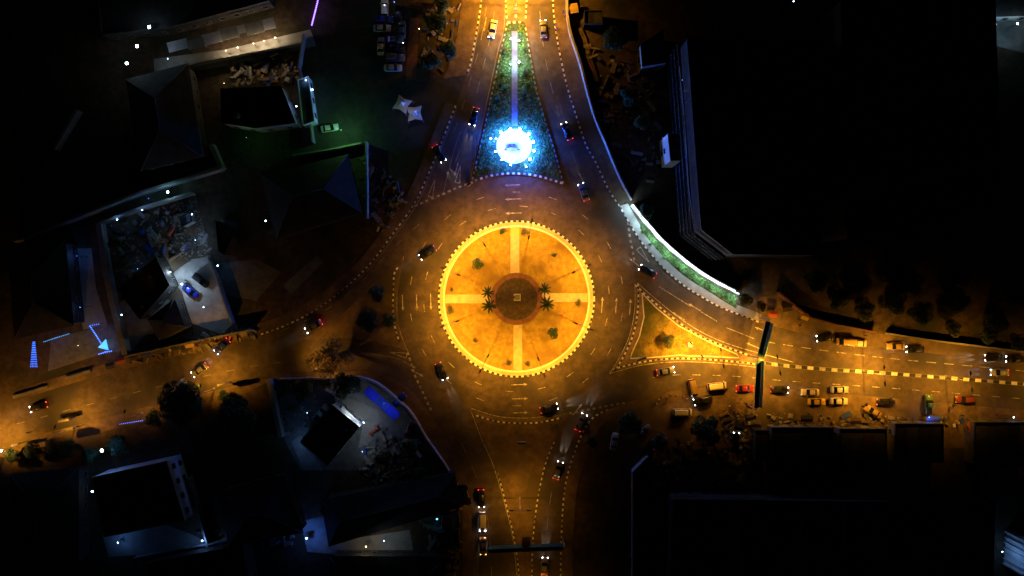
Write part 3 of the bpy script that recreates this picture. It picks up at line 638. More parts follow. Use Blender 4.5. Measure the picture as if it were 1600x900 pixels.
building('kiosk', [(466, 126), (482, 120), (492, 190), (474, 196)], 3, 'narrow dark kiosk with small white tube lamps', 'kiosk', wm='pale_wall', rm='roof_grey', maxwin=3)
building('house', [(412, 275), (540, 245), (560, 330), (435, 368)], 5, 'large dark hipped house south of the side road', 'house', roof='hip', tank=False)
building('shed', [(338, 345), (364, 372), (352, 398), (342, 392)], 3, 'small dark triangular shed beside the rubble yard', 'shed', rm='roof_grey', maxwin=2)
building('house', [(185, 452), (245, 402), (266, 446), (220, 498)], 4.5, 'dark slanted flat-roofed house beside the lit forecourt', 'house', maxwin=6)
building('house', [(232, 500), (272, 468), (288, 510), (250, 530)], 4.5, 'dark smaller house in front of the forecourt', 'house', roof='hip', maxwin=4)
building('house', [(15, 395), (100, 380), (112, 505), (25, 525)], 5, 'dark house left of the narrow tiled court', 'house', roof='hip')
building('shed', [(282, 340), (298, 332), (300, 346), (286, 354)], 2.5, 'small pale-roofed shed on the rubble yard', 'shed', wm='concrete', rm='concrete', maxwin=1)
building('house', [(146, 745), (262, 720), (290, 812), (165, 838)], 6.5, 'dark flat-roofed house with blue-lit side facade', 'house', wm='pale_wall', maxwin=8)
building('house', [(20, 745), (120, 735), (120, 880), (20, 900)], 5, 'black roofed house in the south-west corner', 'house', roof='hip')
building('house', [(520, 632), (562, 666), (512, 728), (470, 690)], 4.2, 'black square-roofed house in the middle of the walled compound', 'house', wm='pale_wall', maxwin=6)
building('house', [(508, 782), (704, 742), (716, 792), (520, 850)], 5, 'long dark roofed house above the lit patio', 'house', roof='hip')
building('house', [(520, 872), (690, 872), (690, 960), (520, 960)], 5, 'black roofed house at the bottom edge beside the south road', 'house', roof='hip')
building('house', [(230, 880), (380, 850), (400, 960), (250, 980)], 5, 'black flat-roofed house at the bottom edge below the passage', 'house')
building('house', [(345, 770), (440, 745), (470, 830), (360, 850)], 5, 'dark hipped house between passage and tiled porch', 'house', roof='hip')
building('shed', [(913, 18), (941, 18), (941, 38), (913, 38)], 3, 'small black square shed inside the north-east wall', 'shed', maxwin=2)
# tall block with balconies on the east side
def footprint(pts, h):    # ground outline -> the pixels its roof would cover
    return [((a - 800) * H / (H - h) + 800, (b - 450) * H / (H - h) + 450) for a, b in pts]
tb = building('tall_block', footprint([(1046, 100), (1066, 368), (1110, 402), (1232, 404), (1236, 100)], 17), 17, 'tall dark balconied block north-east of the lit wall', wm='dark_wall', maxwin=44, tank=True)
for s in range(1, 5):
    q = [Vector(p) for p in P2([(1040, 100), (1060, 370), (1107, 406)])]
    o = MB().wall(q, .9, s * 3.2, s * 3.2 + .15).build('balcony_slab', 'roof_dark', tb); o.matrix_parent_inverse = Matrix.Translation(-tb.location)
    mb = MB(); e = offset(q, -.42)
    mb.tube([(p.x, p.y, s * 3.2 + 1.1) for p in e], .04, 5)
    for p in resample(e, 2): mb.tube([(p.x, p.y, s * 3.2 + .15), (p.x, p.y, s * 3.2 + 1.1)], .03, 5)
    o = mb.build('balcony_rail', 'galv_steel', tb); o.matrix_parent_inverse = Matrix.Translation(-tb.location)
building('stair_bay', footprint([(1030, 222), (1048, 222), (1050, 262), (1034, 262)], 9), 9, 'small violet-white stair bay against the tall block', wm='pale_wall', maxwin=2)
building('stair_bay', footprint([(995, 82), (1028, 60), (1034, 108), (998, 114)], 5), 5, 'low annex with brown edges at the corner of the tall block', wm='rendered_wall', maxwin=3)
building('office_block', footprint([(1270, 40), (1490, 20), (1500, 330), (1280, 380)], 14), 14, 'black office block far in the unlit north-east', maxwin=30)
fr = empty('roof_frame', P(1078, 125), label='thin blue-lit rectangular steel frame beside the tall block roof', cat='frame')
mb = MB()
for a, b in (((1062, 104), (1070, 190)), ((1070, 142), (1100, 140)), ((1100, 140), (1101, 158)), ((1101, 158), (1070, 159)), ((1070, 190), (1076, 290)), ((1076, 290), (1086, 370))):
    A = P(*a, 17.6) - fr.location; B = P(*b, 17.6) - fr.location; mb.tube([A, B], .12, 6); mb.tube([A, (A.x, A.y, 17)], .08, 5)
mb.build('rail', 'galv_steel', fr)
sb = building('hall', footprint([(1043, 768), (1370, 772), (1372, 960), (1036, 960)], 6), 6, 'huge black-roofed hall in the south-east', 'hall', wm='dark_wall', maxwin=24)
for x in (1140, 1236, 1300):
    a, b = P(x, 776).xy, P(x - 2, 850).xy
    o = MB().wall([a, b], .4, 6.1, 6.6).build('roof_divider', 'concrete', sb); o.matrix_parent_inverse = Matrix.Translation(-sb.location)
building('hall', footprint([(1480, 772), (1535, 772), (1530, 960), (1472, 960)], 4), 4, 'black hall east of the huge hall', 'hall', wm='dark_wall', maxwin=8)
fb = building('finned_house', footprint([(1573, 826), (1640, 850), (1630, 905), (1568, 884)], 7), 7, 'house corner with vertical fins glowing blue at the frame edge', 'house', wm='pale_wall', wins=False)
for i in range(7):
    d_ = P(1572 + 0, 826).xy; e_ = P(1568, 884).xy
    p = d_ + (e_ - d_) * (i + .5) / 7
    o = MB().box((p.x - .2, p.y, 3.6), (.5, .35, 6.8)).build('fin', 'pale_wall', fb); o.matrix_parent_inverse = Matrix.Translation(-fb.location)
building('house', [(1500, -40), (1620, -40), (1620, 22), (1515, 26)], 4, 'dark house behind the far lit yard', 'house', roof='hip', wm='pale_wall', maxwin=8)
for i, (x0, x1, y0, y1, lb) in enumerate(((1206, 1300, 668, 722, 'widest dark shop roof behind the parked silver cars'), (1312, 1384, 670, 720, 'dark shop roof below the angled golden car'), (1398, 1472, 662, 722, 'dark shop roof beside the blue-lit stall'), (1522, 1612, 660, 726, 'dark shop roof at the eastern frame edge'))):
    building('shop', [(x0, y0), (x1, y0), (x1, y1), (x0, y1)], 3.6, lb, 'shop', rm=('roof_dark', 'roof_brown', 'roof_dark', 'roof_grey')[i], wm='concrete_dark', maxwin=4)
building('shop', [(1180, 672), (1200, 672), (1200, 720), (1180, 720)], 3.2, 'narrow dark shop beside the gantry foot', 'shop', rm='roof_brown', maxwin=2)
building('shack', [(690, 806), (716, 800), (718, 822), (692, 826)], 2.6, 'small tin shack beside the south-west kerb, upper', 'shack', rm='roof_grey', maxwin=1)
building('shack', [(684, 832), (716, 828), (718, 852), (688, 856)], 2.6, 'small tin shack beside the south-west kerb, lower', 'shack', rm='roof_brown', maxwin=1)
# blue roofed shelter in the compound
A = P(572, 608, 2.8); B = P(622, 652, 2.8); d = (B - A); rz = math.atan2(d.y, d.x); c = (A + B) / 2
sh = empty('bus_shelter', Vector((c.x, c.y, 0)), rz, label='long bright-blue roofed shelter inside the curved compound wall', cat='shelter')
L = d.length
for i, m in enumerate(('roof_blue', 'tarp_blue', 'roof_blue')): MB().box((-L / 2 + L * (i + .5) / 3, 0, 2.8 + (.05 if i != 1 else -.05)), (L / 3 - .05, 2.3, .1)).build('roof_panel', m, sh)
for sx in (-1, -.33, .33, 1):
    for sy in (-1, 1): MB().tube([(sx * L * .48, sy * 1.0, 0), (sx * L * .48, sy * 1.0, 2.75)], .05, 6).build('post', 'dark_steel', sh)
light('blue_roof_light', 'POINT', sh, (L * .25, -.2, 5.2), 120, (.12, .2, 1), .2); light('blue_roof_light', 'POINT', sh, (-L * .3, -.2, 5.2), 90, (.12, .2, 1), .2)
# lit porch canopy of the compound house
A = P(531, 640, 3); B = P(557, 664, 3); d = B - A; pc = empty('porch_canopy', Vector(((A.x + B.x) / 2, (A.y + B.y) / 2, 0)), math.atan2(d.y, d.x), label='bright pale porch canopy along the compound house edge', cat='canopy')
MB().box((0, .5, 2.9), (d.length, 1.1, .12)).build('slab', 'marble', pc)
for sx in (-1, 0, 1): MB().tube([(sx * d.length * .45, .9, 0), (sx * d.length * .45, .9, 2.85)], .08, 8).build('column', 'pale_wall', pc)
light('porch_light', 'POINT', pc, (0, 1.2, 4.4), 110, (.85, 1, .9), .2)
# fairy-light frames on the west side
def fairy(pts, label, m='led_blue', rows=1, r=.06, pw=30):
    o = P(*pts[0]); t = empty('fairy_lights', o, label=label, cat='fairy lights')
    for k in range(rows):
        mb = MB(); f = k / max(rows - 1, 1)
        q = [P(a + (b2 * f), b) - o for a, b, b2 in [(p[0], p[1], (p[2] if len(p) > 2 else 0)) for p in pts]]
        q = [Vector((p.x, p.y, 2.2 - i * .15)) for i, p in enumerate(q)]
        cb = mb.tube(q, .02, 4).build('cable', 'rubber', t)
        mb = MB()
        for a, b in zip(q[:-1], q[1:]):
            n = max(2, int((b - a).length / .42))
            for i in range(n): mb.box(tuple(a + (b - a) * i / n), (r * 2, r * 2, r * 2))
        mb.build('bulbs', m, t, kind='stuff')
    mb = MB()
    for p in pts[:1] + pts[-1:]:
        v = P(p[0], p[1]) - o; mb.tube([(v.x, v.y, 0), (v.x, v.y, 2.3)], .04, 5)
    mb.build('pole', 'dark_steel', t)
    v = P(*pts[len(pts) // 2][:2]) - o; light('fairy_glow', 'POINT', t, (v.x, v.y, 2.6), pw, (.04, .15, 1), .3)
    return t
fairy([(74, 532, 3), (70, 572, 10)], 'blue fairy lights hung as a tall narrow cone, five strands', rows=5, pw=25)
fairy([(78, 533), (96, 527), (118, 520)], 'blue-white fairy light string along the yard top edge', 'led_cyan', r=.07)
fairy([(149, 509), (158, 523), (166, 537)], 'thick blue fairy light string slanting to the cyan panel', r=.1, pw=40); fairy([(150, 508), (165, 505)], 'short dim blue fairy string at the yard corner', r=.07, pw=10)
fairy([(163, 552), (172, 549), (184, 547)], 'blue fairy string under the cyan panel', r=.1, pw=40)
fairy([(502, 0), (497, 20), (490, 46)], 'violet-blue fairy string hanging in the dark north', 'led_violet', r=.13, pw=12)
fairy([(195, 660), (215, 657), (240, 653)], 'blue fairy string beside the big dark tree', r=.06, pw=10)
cy = empty('cyan_panel', P(173, 540), label='triangular cyan glowing panel at the yard entrance', cat='panel'); pts = [P(a, b) - P(173, 540) for a, b in ((160, 542), (172, 529), (176, 546))]
MB().prism([p.xy for p in pts], 1.7, 1.8, bottom=True).build('panel', 'led_cyan', cy); 
for p in pts: MB().tube([p, (p.x, p.y, 1.7)], .05, 5).build('leg', 'dark_steel', cy)
wall_lamp(122, 540, 4, (.9, .8, .15), 60, 'dim yellow lamp over the olive-lit yard', 'warm_bulb', .1)
# pointed tents
for i, (x, y, a) in enumerate(((631, 167, 20), (650, 181, 50))):
    t = empty('pointed_tent', P(x, y), R(a), label=('pale violet pointed tent, the left of two by the side road', 'brighter violet-white pointed tent, the right of two by the side road')[i], cat='tent', group='two pointed tents')
    mb = MB(); r, n = 2.6, 8; ring = []
    for k in range(n):
        ang = math.pi / 4 * k; rr = r if k % 2 == 0 else r * .55; ring.append((rr * math.cos(ang), rr * math.sin(ang), 2.2 if k % 2 == 0 else 2.5))
    for k in range(n):
        m_ = [(Vector(ring[k]) * .35 + Vector((0, 0, 1.9))), (Vector(ring[(k + 1) % n]) * .35 + Vector((0, 0, 1.9)))]
        mb.face([ring[k], ring[(k + 1) % n], m_[1], m_[0]]); mb.face([m_[0], m_[1], (0, 0, 4.2)])
    mb.build('canopy', 'tarpaulin', t)
    for k in range(0, n, 2): MB().tube([(ring[k][0], ring[k][1], 0), ring[k]], .04, 6).build('pole', 'galv_steel', t)

# ------------------------------------------------------------------ overhead sign gantries
def gantry(a, b, c, label, h=6.2, m1='sign_green', m2='sign_green'):
    A, B, Cc = [Vector((*P(*p, h).xy, 0)) for p in (a, b, c)]; t = empty('sign_gantry', B, label=label, cat='gantry')
    for p in (A, B, Cc): MB().tube([p - B, p - B + Vector((0, 0, h))], [.22, .16], 10).build('post', 'galv_steel', t); 
    for p, q_, m in ((A, B, m1), (B, Cc, m2)):
        d = q_ - p; rz = math.atan2(d.y, d.x); mid = (p + q_) / 2 - B
        mb = MB()
        for dz in (0, .6):
            for s in (-.35, .35):
                n = Vector((-d.y, d.x, 0)).normalized() * s; mb.tube([p - B + n + Vector((0, 0, h + dz - .6)), q_ - B + n + Vector((0, 0, h + dz - .6))], .05, 5)
        k = int(d.length / 1.2)
        for i in range(k):
            u = p - B + d * i / k; v = p - B + d * (i + 1) / k; n = Vector((-d.y, d.x, 0)).normalized() * .35
            mb.tube([u + n + Vector((0, 0, h - .6)), v - n + Vector((0, 0, h - .6))], .03, 4); mb.tube([u + n + Vector((0, 0, h)), v - n + Vector((0, 0, h))], .03, 4)
        mb.build('truss', 'galv_steel', t)
        MB().box((mid.x, mid.y, h + .05), (d.length - .9, 1.05, .12), rz).build('walkway', m, t)
        n = Vector((-d.y, d.x, 0)).normalized() * .78
        sg = MB().box(tuple(mid + n + Vector((0, 0, h + .2))), (d.length - 1.2, .1, 2.4), rz).build('sign_panel', 'sign_green', t)
        MB().box(tuple(mid + n * 1.08 + Vector((0, 0, h + .2))), (d.length - 1.4, .04, 2.2), rz).build('sign_face', 'sign_green', sg)
    return t
gantry((1201, 500), (1186, 560), (1182, 640), 'green-topped sign gantry spanning the eastern road')
g2 = gantry((760, 861), (822, 858), (882, 856), 'sign gantry across the southern road, green left half, pale right half', m2='sign_back')
MB().box((-.0, 1.2, 6.3), (2.0, 3.6, .2)).build('platform', 'brick_paving', g2)
mb = MB()
for sx in (-1, 1):
    mb.tube([(sx, -.5, 7.3), (sx, 3, 7.3)], .05, 5)
    for y in (-.5, 1.2, 3): mb.tube([(sx, y, 6.4), (sx, y, 7.3)], .04, 5)
mb.build('platform_rail', 'galv_steel', g2)
# blue road sign on the northern median, plinth ring in the island
sg = empty('road_sign', P(806, 20), label='small blue road sign on a post above the lit garden', cat='sign')
MB().tube([(0, 0, .1), (0, 0, 2.6)], .04, 6).build('post', 'galv_steel', sg); MB().box((0, 0, 2.3), (.7, .5, .6)).build('sign_panel', 'car_blue', sg); MB().box((0, -.9, .25), (.5, .7, .3)).build('base', 'pale_wall', sg)
ph = P(808, 464.5); pt = empty('plinth_frame', ph, label='pale square C-shaped plinth kerb in the dark island centre', cat='plinth')
MB().wall([Vector(v) for v in ((-.75, .35), (-.75, .75), (.75, .75), (.75, -.75), (-.75, -.75), (-.75, -.3))], .26, .2, .75).build('kerb_frame', 'marble', pt)
MB().box((0, 0, .35), (1.2, 1.2, .3)).build('plinth', 'concrete', pt)
# ------------------------------------------------------------------ vegetation
def leaf_mesh(name, blobs, n, size, mats, seed, flat=.5):
    rnd = random.Random(seed); mb = MB()
    for _ in range(n):
        c, r = rnd.choice(blobs)
        while True:
            d = Vector((rnd.uniform(-1, 1), rnd.uniform(-1, 1), rnd.uniform(-1, 1)))
            if .25 < d.length < 1: break
        d = d.normalized() * (.55 + .45 * rnd.random() ** .6) 
        p = Vector(c) + Vector((d.x * r, d.y * r, d.z * r * .75))
        nrm = (d + Vector((rnd.gauss(0, .5), rnd.gauss(0, .5), rnd.gauss(.6, .5)))).normalized(); u = nrm.orthogonal().normalized(); a = rnd.uniform(0, 6.28); u.rotate(Matrix.Rotation(a, 3, nrm)); v = nrm.cross(u)
        s = size * rnd.uniform(.6, 1.4)
        mb.face([p - u * s, p + v * s * .55, p + u * s, p - v * s * .55], rnd.randrange(len(mats)))
    return mb.mesh(name, mats)
def trunk_mesh(h, r, blobs, seed):
    rnd = random.Random(seed); mb = MB(); top = Vector((rnd.uniform(-.2, .2), rnd.uniform(-.2, .2), h * .5))
    mb.tube([(0, 0, 0), (0, 0, .4), top], [r * 1.4, r, r * .75], 8)
    for c, rr in blobs:
        c = Vector(c); m_ = (top + c) / 2 + Vector((rnd.uniform(-.3, .3), rnd.uniform(-.3, .3), .1)); mb.tube([top, m_, c], [r * .5, r * .3, r * .1], 6)
        for _ in range(3):
            e = c + Vector((rnd.gauss(0, 1), rnd.gauss(0, 1), rnd.gauss(.2, .5))).normalized() * rr * .85; mb.tube([m_, (m_ + e) / 2 + Vector((0, 0, .15)), e], [r * .22, r * .14, r * .05], 5)
    return mb.mesh('trunk', 'bark')
def blobset(seed, h, rad, k):
    rnd = random.Random(seed); out = []
    for i in range(k):
        a = i * 2.4 + rnd.uniform(-.4, .4); d = rad * .62 * math.sqrt((i + .3) / k) ; out.append(((d * math.cos(a), d * math.sin(a), h * rnd.uniform(.62, .88)), rad * rnd.uniform(.3, .48)))
    return out
TREES = []
for i in range(4):
    b = blobset(i, 6, 3.2, 9); TREES.append((leaf_mesh('crown', b, 2600, .2, [['leaf_dark', 'leaf_mid'], ['leaf_dark', 'leaf_dark', 'leaf_mid'], ['leaf_mid', 'leaf_dark', 'leaf_dry'], ['leaf_dark', 'leaf_mid']][i], 10 + i), trunk_mesh(6, .17, b, i)))
def tree(x, y, r, label, h=None, var=None, cat='tree', name='broadleaf_tree', group=None):
    var = random.randrange(4) if var is None else var; r_m = r / S; h = h or max(2.5, r_m * 1.7); k = r_m / 3.2
    p = P(x, y, h * .75); t = empty(name, Vector((p.x, p.y, 0)), random.uniform(0, 6), label=label, cat=cat, group=group)
    for nm, me in (('crown', TREES[var][0]), ('trunk', TREES[var][1])):
        o = bpy.data.objects.new(nm, me); COL.objects.link(o); o.parent = t; o.scale = (k, k, h / 6)
    return t
SHR = []
for i in range(3):
    b = [((random.uniform(-.35, .35), random.uniform(-.35, .35), random.uniform(.4, .75)), random.uniform(.35, .5)) for _ in range(6)]
    mb = MB()
    for c, r in b: mb.tube([(0, 0, 0), Vector(c)], [.05, .015], 5)
    SHR.append((leaf_mesh('foliage', b, 420, .09, [['leaf_dark', 'leaf_mid'], ['leaf_mid', 'leaf_lime'], ['leaf_dry', 'leaf_mid']][i], 40 + i), mb.mesh('stem', 'bark')))
def shrub(x, y, r, label, var=0, z=.15, hs=1, group=None):
    p = P(x, y, .5); k = r / S / .8; t = empty('shrub', Vector((p.x, p.y, z)), random.uniform(0, 6), label=label, cat='shrub', group=group)
    for nm, me in zip(('foliage', 'stem'), SHR[var]):
        o = bpy.data.objects.new(nm, me); COL.objects.link(o); o.parent = t; o.scale = (k, k, k * hs)
    return t
def palm_meshes():
    fr = []; mb = MB().tube([(0, 0, 0), (.05, 0, 1.1), (.1, .05, 2.4)], [.2, .14, .11], 8)
    tr = mb.mesh('trunk', 'bark')
    mb = MB(); 
    for k in range(9):
        q = [Vector((0, 0, 0)), Vector((.6, 0, .35)), Vector((1.2, 0, .3)), Vector((1.75, 0, -.15))]
    pts = [Vector((0, 0, 0)), Vector((.5, 0, .35)), Vector((1.1, 0, .35)), Vector((1.7, 0, -.05))]
    wd = [.06, .22, .2, .03]
    for i in range(3):
        for s in (-1, 1): mb.face([pts[i], pts[i + 1], pts[i + 1] + Vector((.1, s * wd[i + 1], -.1)), pts[i] + Vector((.1, s * wd[i], -.1))])
    return tr, mb.mesh('frond', 'leaf_dark')
PT, PF = palm_meshes()
def palm(x, y, label, k=1):
    p = P(x, y, 2.2); t = empty('palm', Vector((p.x, p.y, .2)), random.uniform(0, 6), label=label, cat='palm', group='palms round the island centre'); t.scale = (k, k, k)
    o = bpy.data.objects.new('trunk', PT); COL.objects.link(o); o.parent = t
    for i in range(10):
        f = bpy.data.objects.new('frond', PF); COL.objects.link(f); f.parent = t; f.location = (.1, .05, 2.35); f.rotation_euler = (0, random.uniform(-.35, .2), i * .628 + random.uniform(-.15, .15))
palm(763, 457, 'dark palm north-west of the island centre'); palm(764, 477, 'larger dark palm south-west of the island centre', 1.15); palm(850, 452, 'dark palm north-east of the island centre'); palm(853, 474, 'larger dark palm south-east of the island centre', 1.2)
tree(746, 412, 10.5, 'round dark tree on the upper left island lawn', 3.2, 0); tree(865, 520, 11, 'round dark tree on the lower right island lawn', 3.2, 1)
for i, (x, y, r, v, lb) in enumerate(((703, 485, 7, 2, 'dry round shrub at the west end of the island path'), (786, 362, 7, 0, 'spiky shrub left of the northern island path'), (820, 363, 7, 2, 'dry shrub right of the northern island path'), (866, 398, 5, 0, 'small shrub on the upper right island lawn'),
        (903, 473, 6, 2, 'faint shrub at the east end of the island path'), (743, 532, 4, 2, 'tiny dry shrub on the lower left island lawn'), (795, 567, 5, 2, 'dry shrub left of the southern island path'), (825, 568, 5, 2, 'dry shrub right of the southern island path'), (705, 452, 4, 0, 'small dark shrub by the western island rim'))):
    shrub(x, y, r, lb, v, .2)
MB().box((*P(878, 495).xy, .45), (.12, 1.4, .5), R(-5)).build('banner_board', 'tarp_red', label='small orange-red board standing on the island lawn', cat='board')
tree(1045, 534, 12, 'small loose tree in the middle of the triangular lawn', 3.4, 2)
tree(590, 458, 16, 'dark tree on the western triangular island', 4, 1); tree(575, 503, 20, 'wide dark tree at the lower part of the western island', 4.5, 0); tree(608, 500, 14, 'dark bushy tree beside the western island kerb', 3.5, 3)
tree(283, 630, 40, 'big black tree beside the west road', 9, 0); tree(302, 632, 18, 'smaller tree at the right side of the big black tree', 7, 1)
tree(350, 618, 11, 'small round tree right of the west road lamp', 4, 3); tree(368, 655, 38, 'broad black tree in the west compound', 8, 1); tree(240, 655, 16, 'low dark tree left of the big black tree', 5, 3)
for i, (x, y, r) in enumerate(((20, 712, 14), (50, 704, 16), (80, 697, 13), (105, 700, 18), (185, 695, 20), (140, 712, 16))):
    tree(x, y, r, 'dark roadside bush tree, %s from the west end of the road' % names[i], 3.8, i % 4, group='bushes along the west road')
# bare tree over the orange lamp
b = blobset(77, 10, 7.4, 14); p = P(516, 560, 7); bt = empty('bare_tree', Vector((p.x, p.y, 0)), label='sparse half-bare tree silhouetted by an orange lamp', cat='tree')
rnd = random.Random(5); mb = MB(); top = Vector((0, 0, 2.6)); mb.tube([(0, 0, 0), (0, 0, .5), top], [.4, .28, .22], 8)
for c, rr in b:
    c = Vector(c); m_ = (top + c) / 2 + Vector((rnd.uniform(-.6, .6), rnd.uniform(-.6, .6), 0)); mb.tube([top, m_, c], [.15, .1, .05], 6)
    for _ in range(7):
        e = c + Vector((rnd.gauss(0, 1), rnd.gauss(0, 1), rnd.gauss(.1, .4))).normalized() * rr * 1.1; k_ = (m_ + c) / 2; mb.tube([k_, (k_ + e) / 2 + Vector((rnd.uniform(-.3, .3), rnd.uniform(-.3, .3), .1)), e], [.06, .045, .02], 5)
mb.build('trunk', 'bark', bt); o = bpy.data.objects.new('crown', leaf_mesh('crown', [(c, r * .8) for c, r in b], 1900, .2, ['leaf_dark', 'leaf_dry'], 3)); COL.objects.link(o); o.parent = bt
tree(540, 600, 26, 'dark tree over the compound wall corner', 5, 1); tree(470, 610, 20, 'thin tree casting shadows inside the compound', 5, 2)
tree(1105, 672, 30, 'wide dark tree below the cream van', 7, 1); tree(985, 662, 22, 'dark tree on the south-east corner', 6, 0); tree(1030, 690, 16, 'small dark tree in the south-east yard', 5, 3); tree(925, 690, 12, 'low dark bush tree beside the south-east pavement', 3, 2)
for i, (x, y, r) in enumerate(((1275, 440, 20), (1310, 465, 24), (1350, 482, 22), (1395, 470, 26), (1440, 490, 22), (1500, 470, 24), (1555, 500, 26), (1330, 430, 22), (1420, 440, 24), (1590, 460, 22), (1490, 512, 16), (1545, 525, 14), (1590, 535, 16))):
    tree(x, y, r, 'dark scrub tree behind the north-east wall, %s counted from its west end' % (names + ['fourteenth'])[i], 4, i % 4, name='scrub_tree', group='scrub trees behind the wall')
for i, (x, y, r) in enumerate(((680, 35, 20), (700, 75, 18), (672, 95, 18), (690, 8, 14))): tree(x, y, r, 'dark tree in the planted strip by the car park, %s from the south' % names[3 - i], 5, i, group='trees by the car park')
for i, (x, y, r) in enumerate(((960, 60, 22), (985, 150, 18), (1005, 190, 16), (1010, 330, 14))): tree(x, y, r, 'dark tree on the unlit ground beside the tall block, %s from the north' % names[i], 5, i, group='trees beside the tall block')
for i, (x, y, r) in enumerate(((640, 700, 16), (655, 740, 14), (600, 715, 16), (690, 770, 10))): tree(x, y, r, 'dark tree inside the curved compound wall, %s from the shelter' % names[i], 4.5, i, group='trees inside the compound')
tree(1165, 468, 14, 'fan-like dry tree at the end of the lit wall', 3.5, 2); tree(1190, 478, 10, 'small dry tree behind the gantry foot', 3, 2)
tree(180, 380, 14, 'dark weedy tree in the overgrown yard, upper', 3, 3); tree(190, 415, 13, 'dark weedy tree in the overgrown yard, lower', 3, 1)
# planting in the lit garden and along the lit wall
rnd = random.Random(21)
def in_poly(p, poly):
    c = False; j = len(poly) - 1
    for i in range(len(poly)):
        a, b_ = poly[i], poly[j]
        if (a[1] > p[1]) != (b_[1] > p[1]) and p[0] < (b_[0] - a[0]) * (p[1] - a[1]) / (b_[1] - a[1]) + a[0]: c = not c
        j = i
    return c
gpoly = [(793, 38), (784, 75), (770, 140), (755, 210), (742, 275), (803, 266), (874, 278), (852, 190), (838, 140), (828, 85), (818, 38)]
def tufts(poly, n, size, mats, z, avoid=None, up=.5):
    mb = MB(); xs = [p[0] for p in poly]; ys = [p[1] for p in poly]; k = 0
    while k < n:
        x, y = rnd.uniform(min(xs), max(xs)), rnd.uniform(min(ys), max(ys))
        if not in_poly((x, y), poly) or (avoid and avoid(x, y)): continue
        c = P(x, y); k += 1; s = size * rnd.uniform(.6, 1.5); mi = rnd.randrange(len(mats))
        for _ in range(5):
            a = rnd.uniform(0, 6.28); d = Vector((math.cos(a), math.sin(a), 0)); q_ = Vector((-d.y, d.x, 0)) * s * .3
            b0 = Vector((c.x, c.y, z)); mb.face([b0 - q_, b0 + q_, b0 + d * s + Vector((0, 0, s * up))], mi)
    return mb
tufts(gpoly, 2600, .3, ['leaf_dark', 'leaf_mid', 'leaf_lime'], .16, lambda x, y: abs(x - 804) < 6 or (x - 803) ** 2 + (y - 229) ** 2 < 30 ** 2).build('ground_cover', ['leaf_dark', 'leaf_mid', 'leaf_lime'], label='low mixed ground cover planted in the lit garden', cat='plants', kind='stuff')
gl = [(1150, 480), (1105, 453), (1076, 434), (1047, 410), (1018, 378), (1002, 357), (1004, 352), (1020, 371), (1052, 401), (1088, 429), (1118, 448), (1150, 464)]
tufts(gl, 900, .28, ['leaf_mid', 'leaf_lime'], .17).build('ground_cover', ['leaf_mid', 'leaf_lime', 'leaf_dark'], label='green grass tufts along the light-strip wall', cat='plants', kind='stuff')
tufts([(1003, 458), (1006, 495), (999, 525), (987, 552), (1010, 557), (1060, 553), (1150, 556), (1105, 533), (1060, 509), (1025, 481)], 900, .22, ['leaf_dry', 'lawn_olive'], .185).build('ground_cover', ['leaf_dry', 'lawn_olive'], label='dry grass tufts on the eastern triangular lawn', cat='plants', kind='stuff')
tufts([(807 + 110 * math.cos(i * .2618), 467 + 110 * math.sin(i * .2618)) for i in range(24)], 1300, .2, ['leaf_dry'], .2, lambda x, y: abs(x - 806) < 9 or abs(y - 466) < 9 or (x - 807) ** 2 + (y - 467) ** 2 < 42 ** 2).build('ground_cover', ['lawn_dry'], label='thin dry grass tufts over the round island lawn', cat='plants', kind='stuff')
gsh = [(790, 50), (814, 52), (788, 78), (820, 76), (786, 115), (819, 112), (783, 130), (824, 130), (776, 150), (830, 148), (790, 135), (818, 142), (770, 170), (838, 175), (780, 185), (826, 182), (765, 200), (845, 205), (757, 235), (852, 235), (764, 262), (845, 262), (750, 262), (862, 258)]
for i, (x, y) in enumerate(gsh): shrub(x, y, 3.6 + (i % 3), 'clipped shrub in the lit garden, %s from the top %s of the slab path' % (names[i // 2], ('left', 'right')[i % 2]), i % 3, .16, group='shrubs in the lit garden')
for i, (x, y, r, v) in enumerate(((1005, 362, 5, 1), (1016, 381, 4, 0), (1027, 388, 3, 1), (1038, 402, 4, 1), (1055, 413, 4, 1), (1064, 417, 5, 1), (1074, 428, 4, 0), (1085, 435, 4, 1), (1110, 450, 4, 0), (1134, 464, 4, 0), (1090, 441, 3, 1), (1122, 459, 3, 2))):
    shrub(x, y, r, 'small green shrub below the light-strip wall, %s from its upper end' % names[i], v, .17, group='shrubs below the lit wall')
# rubble in the yard
RB = []
for i in range(3):
    bm = bmesh.new(); bmesh.ops.create_icosphere(bm, subdivisions=1, radius=.5)
    for v in bm.verts: v.co *= random.uniform(.6, 1.2)
    me = bpy.data.meshes.new('rubble'); bm.to_mesh(me); bm.free(); me.materials.append(M['rubble']); RB.append(me)
mb = MB(); yp = [(245, 325), (304, 308), (328, 395), (300, 410), (272, 400)]; k = 0
while k < 420:
    x, y = rnd.uniform(170, 330), rnd.uniform(305, 460)
    if not in_poly((x, y), yp if k < 300 else [(168, 352), (240, 330), (262, 400), (235, 440), (190, 466)]): continue
    c = P(x, y); s = rnd.uniform(.12, .5) ** 1.3; mb.box((c.x, c.y, .012 + s * .2), (s, s * rnd.uniform(.5, 1.6), s * .5), rnd.uniform(0, 3.1)); k += 1
mb.build('rubble', 'rubble', label='scattered builders rubble over the walled yards', cat='rubble', kind='stuff')
